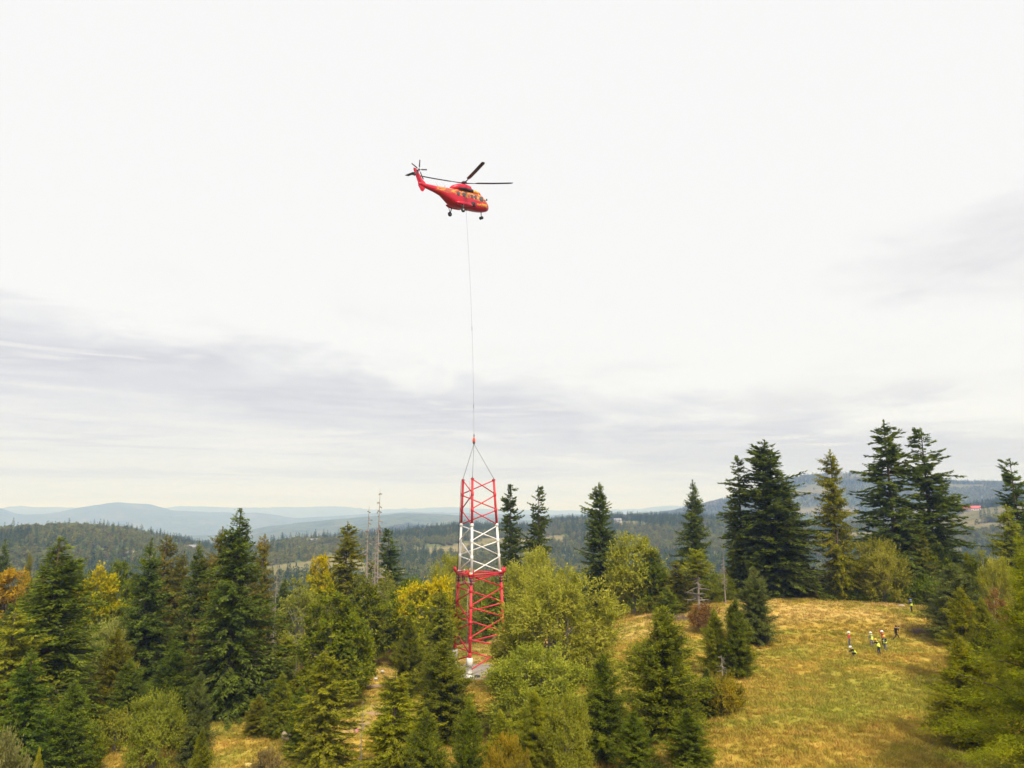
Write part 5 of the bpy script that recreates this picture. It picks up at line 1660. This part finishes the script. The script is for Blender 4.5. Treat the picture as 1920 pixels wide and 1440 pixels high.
    for q in range(4):
        g = Geo().tube([(0.35, 0, 0), (1.75, 0, 0.10)], [0.10, 0.06], 8)
        prof = [(-0.36, 0.0), (-0.20, 0.035), (0.10, 0.045), (0.22, 0.0), (0.10, -0.03), (-0.20, -0.02)]
        rows = []
        for xx, sc, zz in ((1.65, 0.35, 0.10), (2.05, 1.0, 0.12), (4.5, 1.0, 0.32), (7.35, 1.0, 0.62), (7.8, 0.72, 0.66)):
            rows.append([(xx, yy * sc - (0.10 if xx > 7.5 else 0), zz + h * sc - yy * sc * 0.10) for yy, h in prof])
        V = np.array(rows).reshape(-1, 3)
        F = []
        for i in range(4):
            for k in range(6):
                k2 = (k + 1) % 6
                F.append((i * 6 + k, i * 6 + k2, (i + 1) * 6 + k2, (i + 1) * 6 + k))
        F.append(tuple(range(6))[::-1])
        F.append(tuple(24 + k for k in range(6)))
        g.add(V, F)
        b = g.mesh("rotor_blade", blade_m, heli)
        b.scale = (1.09, 1.15, 1.0)
        b.rotation_euler = (0, 0, R(-20.7 - 90 * q))
    g = Geo().tube([(-4.4, 0, -1.0), (-4.4, 0, -0.55)], 0.02, 5).tube([(-6.0, 0.0, -1.0), (-6.2, 0.0, -0.62)], 0.02, 5).tube([(-2.0, 0, -3.72), (-2.1, 0, -3.98)], 0.03, 5)
    g.mesh("antenna", M["dark"], heli)
    for o in heli.children:
        if o.name.split(".")[0] not in ("rotor_hub", "rotor_blade"):
            o.location = (o.location.x * 0.92, o.location.y, o.location.z - 0.45)
            if o.name.split(".")[0] not in ("wheel", "nose_wheel", "tail_rotor_blade", "cabin_window", "windscreen", "chin_window"):
                o.scale = (0.92, 1.0, 1.0)
    tag(heli, "red and yellow transport helicopter hovering high above the tower", "helicopter")
    return heli


build_helicopter()

# ------------------------------------------------------------------ the building site
def slab_pad():
    pad = empty("concrete_pad", (TX + 0.2, TY - 0.6, 0.0))
    V, F = lathe([(4.72, -0.9), (4.76, 0.15), (4.70, 0.25)], 26)
    rng = np.random.default_rng(2)
    mk("foundation", V, F, M["concrete_side"], pad)
    V, F = lathe([(4.64, 0.18), (4.64, 0.262), (4.58, 0.27)], 26)
    mk("screed", V, F, M["concrete"], pad)
    tag(pad, "round concrete foundation pad under the lattice tower", "foundation")


slab_pad()


def lump(name, loc, size, mat, label, cat, seed=0, rot=0.0, sharp=0.35, group=None):
    """irregular stone or bundle"""
    bm = bmesh.new()
    bmesh.ops.create_icosphere(bm, subdivisions=3, radius=0.5)
    V = np.array([v.co[:] for v in bm.verts])
    n = fbm(V[:, 0] * 3.1 + seed * 7 + 20, V[:, 1] * 3.1 + V[:, 2] * 2.3 + 30, seed, 3)
    q = np.clip(np.abs(V) * 2, 0, 1) ** 0.5 * np.sign(V) * 0.5
    V = (V * (1 - sharp) + q * sharp) * (0.75 + 0.5 * n)[:, None] * np.array(size)
    F = [[v.index for v in f.verts] for f in bm.faces]
    bm.free()
    o = mk(name, V, F, mat, None, False)
    o.location = loc
    o.rotation_euler = (0, 0, rot)
    tag(o, label, cat, group)
    return o


M["wrap"] = simple_mat("white_plastic_sheet", (0.74, 0.74, 0.75), 0.5, vary=0.15, scale=3.0, bump=0.6)
M["pink"] = simple_mat("pink_tarpaulin", (0.78, 0.30, 0.38), 0.6, vary=0.15, scale=3.0, bump=0.5)
M["stone"] = simple_mat("pale_field_stone", (0.42, 0.33, 0.23), 0.9, vary=0.3, scale=2.0, bump=0.6)
M["timber"] = simple_mat("sawn_timber", (0.46, 0.32, 0.20), 0.8, vary=0.25, scale=2.0)
M["twig"] = simple_mat("brushwood", (0.24, 0.16, 0.115), 0.9, vary=0.35, scale=3.0)
M["bucket"] = simple_mat("white_bucket_plastic", (0.80, 0.80, 0.78), 0.4, vary=0.05)
_fx, _fy = leg_xy(7.1, 0)
lump("plastic_sheet", (_fx - 0.75, _fy - 0.45, 0.45), (1.7, 1.0, 0.75), M["wrap"], "crumpled white plastic sheet lying against the front tower footing", "plastic sheet", 3, 0.4, 0.2)
lump("tarpaulin", (_fx + 2.25, _fy - 0.35, 0.36), (1.35, 0.8, 0.32), M["pink"], "folded pink tarpaulin on the concrete pad", "tarpaulin", 5, 0.2, 0.6)
lump("tool_bag", (_fx + 1.05, _fy - 0.30, 0.38), (0.80, 0.45, 0.34), M["dark"], "black tool bag on the pad between footing and pink tarpaulin", "bag", 8, 0.2, 0.6)
lump("boulder", (-21.12, 73.27, ground(-21.12, 73.27) + 0.28), (2.1, 1.3, 1.1), M["stone"], "flat pale boulder in the grass left of the olive foreground spruce", "rock", 11, 0.45, 0.5)
lump("boulder", (-19.9, 74.3, ground(-19.9, 74.3) + 0.12), (0.8, 0.6, 0.6), M["stone"], "small stone just behind the flat pale boulder", "rock", 14, 0.1, 0.4)
lump("stone_block", (-15.46, 75.81, ground(-15.46, 75.81) + 0.14), (0.55, 0.45, 0.5), M["pink"], "small pinkish block lying on the reddish path", "block", 17, 0.7, 0.5)
lump("stone_block", (-15.1, 77.6, ground(-15.1, 77.6) + 0.08), (0.4, 0.3, 0.3), M["stone"], "small pale stone on the path behind the pinkish block", "rock", 19, 0.2, 0.5)
lump("boulder", (54.1, 102.6, ground(54.1, 102.6) + 0.08), (1.0, 0.6, 0.45), M["stone"], "pale flat stone on the meadow crest left of the blue helmet", "rock", 21, 0.2, 0.5)
lump("boulder", (-22.71, 66.0, ground(-22.71, 66.0) + 0.10), (0.6, 0.45, 0.4), simple_mat("yellowish_stone", (0.62, 0.48, 0.16), 0.9, vary=0.2), "small yellowish stone at the bottom of the slope below dense fir", "rock", 23, 0.2, 0.4)


def bucket(x, y, label):
    b = empty("bucket", (x, y, ground(x, y)))
    V, F = lathe([(0.17, 0.0), (0.22, 0.36), (0.235, 0.37), (0.235, 0.41), (0.20, 0.41), (0.155, 0.05)], 16)
    mk("tub", V, F, M["bucket"], b, False)
    Geo().tube([(0.22 * math.cos(g), 0.0, 0.40 + 0.18 * math.sin(g)) for g in np.linspace(0, math.pi, 9)], 0.012, 5).mesh("handle", M["steel"], b)
    tag(b, label, "bucket")


bucket(-17.29, 100.1, "white bucket standing in the grass, farther of two beside the plank pile")
bucket(-17.35, 95.8, "white bucket standing in the grass, nearer of two beside the plank pile")


def plank_pile(x, y):
    z = ground(x, y)
    p = empty("plank_pile", (x, y, z), (0, 0, R(24)))
    rng = random.Random(6)
    src = None
    for lay in range(3):
        for k in range(4 - lay):
            if src is None:
                src = Geo().box((0, 0, 0), (3.0, 0.20, 0.055)).mesh("plank", M["timber"], p)
                o = src
            else:
                o = src.copy()
                COL.objects.link(o)
                o.parent = p
            o.location = (rng.uniform(-0.2, 0.2), -0.4 + k * 0.25 + lay * 0.10, 0.06 + lay * 0.075)
            o.rotation_euler = (0, 0, rng.uniform(-0.10, 0.10))
    tag(p, "loose pile of sawn planks on the ground left of the tower pad", "planks")


plank_pile(-16.6, 93.4)


def brush_pile(x, y, rx, ry, h, label, seed):
    rng = np.random.default_rng(seed)
    g = Geo()
    for _ in range(170):
        a = rng.random() * 6.283
        r = math.sqrt(rng.random())
        cx_, cy_ = rx * r * math.cos(a), ry * r * math.sin(a)
        zz = h * (1 - r * r) * rng.random()
        d = rng.normal(0, 1, 3)
        d[2] *= 0.3
        d = d / np.linalg.norm(d) * rng.uniform(0.3, 0.8)
        c = np.array((cx_, cy_, max(zz, 0.05)))
        g.tube([c - d, c + np.array((0, 0, 0.06)), c + d], [0.03, 0.024, 0.008], 4, False)
    o = g.mesh("brush_pile", M["twig"], None)
    o.location = (x, y, ground(x, y))
    tag(o, label, "brushwood")


brush_pile(-18.9, 115.2, 1.8, 1.2, 1.0, "dark pile of cut brushwood in the clearing below the dead spruces", 3)
brush_pile(50.5, 92.0, 1.3, 0.5, 0.3, "low brown brushwood heap on the meadow near the black clad photographer", 4)
brush_pile(23.0, 101.5, 2.2, 0.9, 0.6, "brown brushwood heap beside the russet bush", 5)


# ------------------------------------------------------------------ far houses
def house(x, y, w, d, h, rot, wall, roof, label, name="house"):
    z = ground(x, y)
    t = empty(name, (x, y, z), (0, 0, rot))
    rh = d * 0.42
    Geo().box((0, 0, h / 2 - 0.5), (w, d, h + 1.0)).add([(-w / 2 + 0.002, -d / 2, h), (-w / 2 + 0.002, d / 2, h), (-w / 2 + 0.002, 0, h + rh), (w / 2 - 0.002, -d / 2, h), (w / 2 - 0.002, d / 2, h), (w / 2 - 0.002, 0, h + rh)],
                                                       [(0, 2, 1), (3, 4, 5)]).mesh("wall", wall, t)
    e = 0.5
    a, b = w / 2 + e, d / 2 + e
    k = rh / (d / 2) * e
    g = Geo()
    for sg in (-1, 1):
        g.add([(-a, sg * b, h - k), (a, sg * b, h - k), (a, 0, h + rh), (-a, 0, h + rh), (-a, sg * b, h - k + 0.25), (a, sg * b, h - k + 0.25), (a, 0, h + rh + 0.25), (-a, 0, h + rh + 0.25)],
              [(0, 1, 2, 3), (7, 6, 5, 4), (0, 4, 5, 1), (0, 3, 7, 4), (1, 5, 6, 2)])
    r = g.mesh("roof", roof, t)
    Geo().box((w * 0.22, d * 0.12, h + rh + 0.3), (0.7, 0.7, 1.6)).mesh("chimney", M["concrete_side"], r)
    n = max(2, int(w / 3))
    for i in range(n):
        xx = -w / 2 + (i + 0.5) * w / n
        if i == n // 2:
            Geo().box((xx, -d / 2 - 0.03, 1.05), (1.0, 0.08, 2.1)).mesh("door", M["timber"], t)
        else:
            Geo().box((xx, -d / 2 - 0.03, h * 0.55), (1.1, 0.08, 1.2)).mesh("window", M["dark"], t)
    tag(t, label, "house")


_ww = simple_mat("white_plaster", (0.58, 0.56, 0.53), 0.8)
_wd = simple_mat("dark_boarding", (0.20, 0.11, 0.08), 0.8)
_rr = simple_mat("red_sheet_roof", (0.52, 0.10, 0.08), 0.6)
_rg = simple_mat("grey_sheet_roof", (0.26, 0.26, 0.28), 0.5)
HOUSES = [
    (-390, 733, 5, 4, 2, 0.50, 'w', 'g', 'tiny white house on the far left hillside, left one of two'),
    (-388, 740, 6, 4, 2, 0.50, 'w', 'g', 'tiny white house on the far left hillside, right one of two'),
    (-404, 917, 10, 6, 3, 0.40, 'd', 'g', 'grey roofed farmhouse in the far clearing left of dense fir'),
    (-275, 1000, 13, 9, 4, 0.30, 'd', 'g', 'dark farmhouse below the far row of spruces'),
    (176, 1203, 12, 7, 4, -0.20, 'w', 'g', 'white farmhouse on the far meadow behind the forked fir'),
    (716, 1123, 24, 9, 4, -0.65, 'w', 'r', 'long red roofed building on the far ridge at the right'),
]
for _x, _y, _w, _dd, _h, _r, _a, _b, _l in HOUSES:
    house(_x, _y, _w, _dd, _h, _r, {"w": _ww, "d": _wd}[_a], {"r": _rr, "g": _rg}[_b], _l)


# ------------------------------------------------------------------ people
def cloth(name, col):
    return simple_mat(name, col, 0.85, spec=0.15, vary=0.18, scale=6.0)


CL = {
    "skin": cloth("skin", (0.52, 0.33, 0.25)), "vis": cloth("hi_vis_yellow", (0.74, 0.95, 0.04)), "orange": cloth("hi_vis_orange", (0.85, 0.20, 0.05)),
    "red": cloth("red_jacket", (0.62, 0.09, 0.08)), "black": cloth("black_cloth", (0.018, 0.018, 0.024)), "navy": cloth("navy_cloth", (0.035, 0.042, 0.075)),
    "jeans": cloth("blue_jeans", (0.085, 0.115, 0.17)), "grey": cloth("grey_trousers", (0.19, 0.18, 0.19)), "boot": cloth("boot_leather", (0.05, 0.04, 0.035)),
    "white": simple_mat("white_helmet", (0.80, 0.78, 0.75), 0.3), "blue": simple_mat("blue_helmet", (0.12, 0.24, 0.62), 0.3), "yellow": simple_mat("yellow_helmet", (0.85, 0.50, 0.05), 0.3),
    "hair": cloth("dark_hair", (0.035, 0.026, 0.02)), "strip": simple_mat("reflective_strip", (0.72, 0.74, 0.74), 0.35),
}


def person(loc, yaw, label, top, legs, vest=None, helmet=None, pose="stand", lean=0.0, parent_tag="person"):
    """local axes: x to the person's right, y the way they face, z up"""
    t = empty("person", loc, (0, 0, yaw))
    t.scale = (1.06, 1.06, 0.93)
    J, E, RAD = [], [], []

    def v(p, r, par=None, r2=None):
        J.append(Vector(p))
        RAD.append((r, r2 or r))
        if par is not None:
            E.append((par, len(J) - 1))
        return len(J) - 1

    crouch = pose == "crouch"
    ph = 0.42 if crouch else 0.95

    def tor(x, y, dz):                               # torso point, leaned forward about the pelvis
        a = lean
        return (x, y * math.cos(a) + dz * math.sin(a), ph + dz * math.cos(a) - y * math.sin(a))
    pel = v(tor(0, 0, 0.0), 0.150, None, 0.115)
    wai = v(tor(0, 0.0, 0.18), 0.140, pel, 0.105)
    che = v(tor(0, 0.01, 0.38), 0.165, wai, 0.115)
    nb = v(tor(0, 0.0, 0.53), 0.085, che, 0.075)
    nk = v(tor(0, 0.02, 0.60), 0.055, nb)
    hd = v(tor(0, 0.04, 0.71), 0.090, nk, 0.100)
    ht = v(tor(0, 0.04, 0.79), 0.075, hd, 0.085)
    n_head0 = hd
    ns = v(tor(0, 0.155, 0.70), 0.014, hd)
    arms = {
        "stand": [((0.06, 0.02, -0.29), (0.05, 0.10, -0.53))] * 2,
        "camera": [((0.10, 0.12, -0.24), (-0.10, 0.27, 0.06))] * 2,
        "wave": [((0.06, 0.02, -0.28), (0.04, 0.18, -0.46)), ((0.20, 0.05, 0.14), (0.16, 0.10, 0.44))],
        "crouch": [((0.06, 0.16, -0.22), (-0.02, 0.38, -0.30))] * 2,
        "reach": [((0.08, 0.20, -0.16), (0.02, 0.42, -0.06))] * 2,
        "fold": [((0.08, 0.06, -0.27), (-0.12, 0.24, -0.22))] * 2,
        "stride": [((0.10, 0.12, -0.24), (-0.10, 0.27, 0.06))] * 2,
        "climb": [((0.07, 0.24, -0.10), (0.0, 0.40, 0.14)), ((0.07, 0.22, 0.05), (0.0, 0.38, 0.30))],
    }[pose]
    hands = []
    for sg, (el, wr) in zip((-1, 1), arms):
        sh = v(tor(sg * 0.185, 0.0, 0.475), 0.072, nb if False else che)
        S = Vector(tor(sg * 0.185, 0.0, 0.475))
        e = v(S + Vector((sg * el[0], el[1], el[2])), 0.048, sh)
        w = v(S + Vector((sg * wr[0], wr[1], wr[2])), 0.033, e, 0.028)
        hands.append((w, (J[w] - J[e]).normalized(), sg))
    if crouch:
        lg = [((0.13, 0.36, 0.42), (0.13, 0.10, 0.09)), ((0.12, 0.26, 0.10), (0.12, -0.14, 0.09))]
    elif pose == "stride":
        lg = [((0.10, 0.30, 0.54), (0.10, 0.46, 0.11)), ((0.10, -0.12, 0.50), (0.10, -0.50, 0.16))]
    elif pose == "climb":
        lg = [((0.12, 0.20, 0.58), (0.11, 0.10, 0.22)), ((0.11, 0.06, 0.50), (0.11, 0.06, 0.08))]
    else:
        lg = [((0.12, 0.05, 0.50), (0.13, 0.01, 0.09)), ((0.11, 0.02, 0.50), (0.15, -0.03, 0.09))]
    for sg, (kn, an) in zip((-1, 1), lg):
        hp = v(tor(sg * 0.095, 0, -0.06), 0.098, pel)
        k = v((sg * kn[0], kn[1], kn[2]), 0.064, hp)
        a = v((sg * an[0], an[1], an[2]), 0.047, k)
        v((sg * (an[0] + 0.02), an[1] + 0.15, an[2] - 0.045), 0.040, a)
    nbody = len(J)
    for w, d, sg in hands:
        palm = v(J[w] + d * 0.085, 0.030, w, 0.017)
        side = d.cross(Vector((0, 0, 1)))
        if side.length < 0.2:
            side = Vector((1, 0, 0))
        side.normalize()
        curl = d.cross(side)
        if curl.z > 0:
            curl = -curl
        for q, (off, ln) in enumerate(((-0.027, 0.066), (-0.009, 0.076), (0.009, 0.072), (0.027, 0.056))):
            k1 = v(J[palm] + side * off + d * 0.030, 0.0085, palm)
            k2 = v(J[k1] + d * ln * 0.55 + curl * 0.010, 0.0078, k1)
            v(J[k2] + d * ln * 0.30 + curl * 0.026, 0.0066, k2)
        k1 = v(J[w] + d * 0.045 + side * -0.036 * sg, 0.0100, w)
        v(J[k1] + d * 0.050 + side * -0.022 * sg, 0.0085, k1)
    me = bpy.data.meshes.new("body")
    me.from_pydata([tuple(p) for p in J], E, [])
    ob = bpy.data.objects.new("body", me)
    COL.objects.link(ob)
    sk = ob.modifiers.new("skin", "SKIN")
    for i, (a, b) in enumerate(RAD):
        me.skin_vertices[0].data[i].radius = (a, b)
        me.skin_vertices[0].data[i].use_root = i == pel
    ss = ob.modifiers.new("sub", "SUBSURF")
    ss.levels = ss.render_levels = 2
    dg = bpy.context.evaluated_depsgraph_get()
    new = bpy.data.meshes.new_from_object(ob.evaluated_get(dg))
    ob.modifiers.clear()
    ob.data = new
    bpy.data.meshes.remove(me)
    ob.parent = t
    n = len(new.vertices)
    V = np.empty(n * 3, dtype=np.float32)
    new.vertices.foreach_get("co", V)
    V = V.reshape(-1, 3)
    JP = np.array([tuple(p) for p in J])
    # nearest bone decides the cloth
    EP = [(a, b) for a, b in E]
    best = np.full(n, 1e9)
    who = np.zeros(n, int)
    for i, (a, b) in enumerate(EP):
        A, B = JP[a], JP[b]
        d = B - A
        u = np.clip(((V - A) @ d) / (d @ d + 1e-9), 0, 1)
        ds = np.linalg.norm(V - (A + u[:, None] * d), axis=1)
        m = ds < best
        best[m] = ds[m]
        who[m] = i
    kindb = []
    for a, b in EP:
        if b in (hd, ht, ns, nk):
            kindb.append(0)
        elif a >= nbody or b >= nbody:
            kindb.append(0)
        elif J[b].z < 0.12 and b < nbody and J[a].z < 0.30:
            kindb.append(3)
        elif b > ns and JP[b][2] < ph - 0.02 and b < nbody and not any(b == h[0] or (b in (h[0] - 1, h[0] - 2)) for h in hands):
            kindb.append(2)
        else:
            kindb.append(1)
    kindv = np.array(kindb)[who]
    for m in (CL["skin"], CL[top], CL[legs], CL["boot"]):
        new.materials.append(m)
    mi = np.array([int(np.bincount(kindv[list(p.vertices)]).argmax()) for p in new.polygons], dtype=np.int32)
    new.polygons.foreach_set("material_index", mi)
    new.polygons.foreach_set("use_smooth", np.ones(len(new.polygons), dtype=bool))
    up = Vector(tor(0, 0, 1)) - Vector(tor(0, 0, 0))
    tilt = Vector((0, 0, 1)).rotation_difference(up).to_euler()
    if vest:
        tor_b = {i for i, (a, b) in enumerate(EP) if b in (wai, che, nb) or (a == pel and b != wai)}
        faces = [p for p in new.polygons if sum(who[q] in tor_b for q in p.vertices) >= 3]
        use = sorted({q for p in faces for q in p.vertices})
        idx = {q: i for i, q in enumerate(use)}
        N = np.array([new.vertices[q].normal[:] for q in use])
        VV = V[use] + N * 0.036
        vo = mk("vest", VV, [[idx[q] for q in p.vertices] for p in faces], CL[vest], t, True)
        so = vo.modifiers.new("cloth", "SOLIDIFY")
        so.thickness = 0.012
        for dz in (0.08, 0.26):
            c = Vector(tor(0, 0.0, dz))
            Vb, Fb = lathe([(0.192, -0.012), (0.195, 0.0), (0.193, 0.012)], 20)
            Vb = Vb * np.array((1.0, 0.80, 1.0))
            b_ = mk("reflective_strip", Vb, [f for f in Fb if len(f) == 4], CL["strip"], vo, True)
            b_.location = c
            b_.rotation_euler = tilt
    hc = Vector(tor(0, 0.04, 0.735))
    if helmet:
        Vh, Fh = lathe([(0.150, 0.0), (0.152, 0.015), (0.135, 0.02), (0.130, 0.06), (0.105, 0.115), (0.06, 0.148), (0.012, 0.158)], 20)
        Vh[:, 1] *= 1.12
        Vh[:, 1] += np.where((Vh[:, 2] < 0.018) & (Vh[:, 1] > 0.05), 0.045, 0)
        h = mk("helmet", Vh, Fh, CL[helmet], t, True)
    else:
        Vh, Fh = lathe([(0.108, -0.05), (0.112, 0.02), (0.098, 0.075), (0.05, 0.112), (0.01, 0.12)], 18)
        Vh[:, 1] = Vh[:, 1] * 1.12 - 0.014
        h = mk("hair", Vh, Fh, CL["hair"], t, True)
    h.location = hc
    h.rotation_euler = tilt
    for sg in (-1, 1):
        Ve, Fe = lathe([(0.002, -0.009), (0.009, -0.004), (0.009, 0.004), (0.002, 0.009)], 8)
        e_ = mk("eye", Ve, Fe, CL["black"], t, True)
        e_.location = Vector(tor(sg * 0.034, 0.132, 0.722))
        Vr, Fr = lathe([(0.004, -0.03), (0.018, -0.012), (0.018, 0.015), (0.004, 0.03)], 8)
        Vr[:, 0] *= 0.5
        r_ = mk("ear", Vr, Fr, CL["skin"], t, True)
        r_.location = Vector(tor(sg * 0.098, 0.035, 0.70))
    tag(t, label, "person")
    return t, J, hands


def on_ground(x, y):
    return (x, y, ground(x, y) - 0.01)


# yaw 0 faces away from the camera (+Y)
person(on_ground(38.87, 85.72), R(60), "person in red jacket and white helmet with arms folded, leftmost of the standing workers", "red", "jeans", None, "white", "fold")
person(on_ground(37.12, 80.77), R(75), "person in yellow vest and white helmet crouching in the grass", "black", "navy", "vis", "white", "crouch", 0.55)
person(on_ground(41.35, 85.6), R(20), "person in yellow vest and grey trousers at the left of the group of four", "grey", "grey", "vis", "white", "stand", 0.05)
person(on_ground(43.0, 86.3), R(95), "person in red jacket and white helmet waving one raised arm", "red", "navy", None, "white", "wave")
person(on_ground(40.27, 81.9), R(35), "person in yellow vest and yellow helmet leaning forward, nearest of the group", "black", "navy", "vis", "yellow", "reach", 0.32)
person(on_ground(42.0, 83.9), R(110), "person in yellow vest and light grey trousers below the waving worker", "navy", "grey", "vis", "yellow", "fold")
pp, pj, ph_ = person(on_ground(46.0, 89.04), R(-82), "person all in black striding with a camera held up", "black", "black", None, None, "stride", 0.06)
person(on_ground(54.08, 99.97), R(50), "person in yellow vest and blue helmet standing alone on the meadow crest", "navy", "navy", "vis", "blue", "camera")
# two riggers at the joint of the tower
person((TX - 0.90, TY - 0.62, 11.95), 0.0, "rigger in yellow vest and yellow helmet on the tower ladder at the joint", "navy", "navy", "vis", "yellow", "climb", 0.05)
person((TX - 1.85, TY - 0.45, 11.85), R(-20), "rigger in red jacket and white helmet behind the red guide beam", "red", "navy", None, "white", "reach", 0.35)


def camera_prop():
    c = empty("camera", (0, 0, 0))
    Geo().box((0, 0, 0), (0.15, 0.07, 0.10)).mesh("body", CL["black"], c)
    V, F = lathe([(0.04, 0.0), (0.045, 0.10), (0.042, 0.16)], 14)
    l = mk("lens", V, F, M["dark"], c)
    l.rotation_euler = (R(-90), 0, 0)
    m = Matrix.Rotation(R(-82), 4, "Z")
    p = Vector(on_ground(46.0, 89.04)) + m @ Vector((0, 0.38, 1.56))
    c.location = p
    c.rotation_euler = (0, 0, R(-82))
    c.name = "photo_camera"
    tag(c, "black photo camera held up by the person all in black", "camera")


camera_prop()


def tower_platform():
    pf = empty("work_platform", (TX - 1.35, TY - 0.5, 11.85))
    src = None
    for k in range(5):
        if src is None:
            src = Geo().box((0, 0, 0), (1.7, 0.22, 0.04)).mesh("plank", M["timber"], pf)
            o = src
        else:
            o = src.copy()
            COL.objects.link(o)
            o.parent = pf
        o.location = (0, -0.5 + k * 0.25, -0.03)
    for y in (-0.55, 0.55):
        Geo().tube([(-1.0, y, -0.09), (1.1, y, -0.09)], 0.04, 6).mesh("bearer", M["steel"], pf)
    tag(pf, "small plank platform inside the tower just under the joint", "platform")


tower_platform()
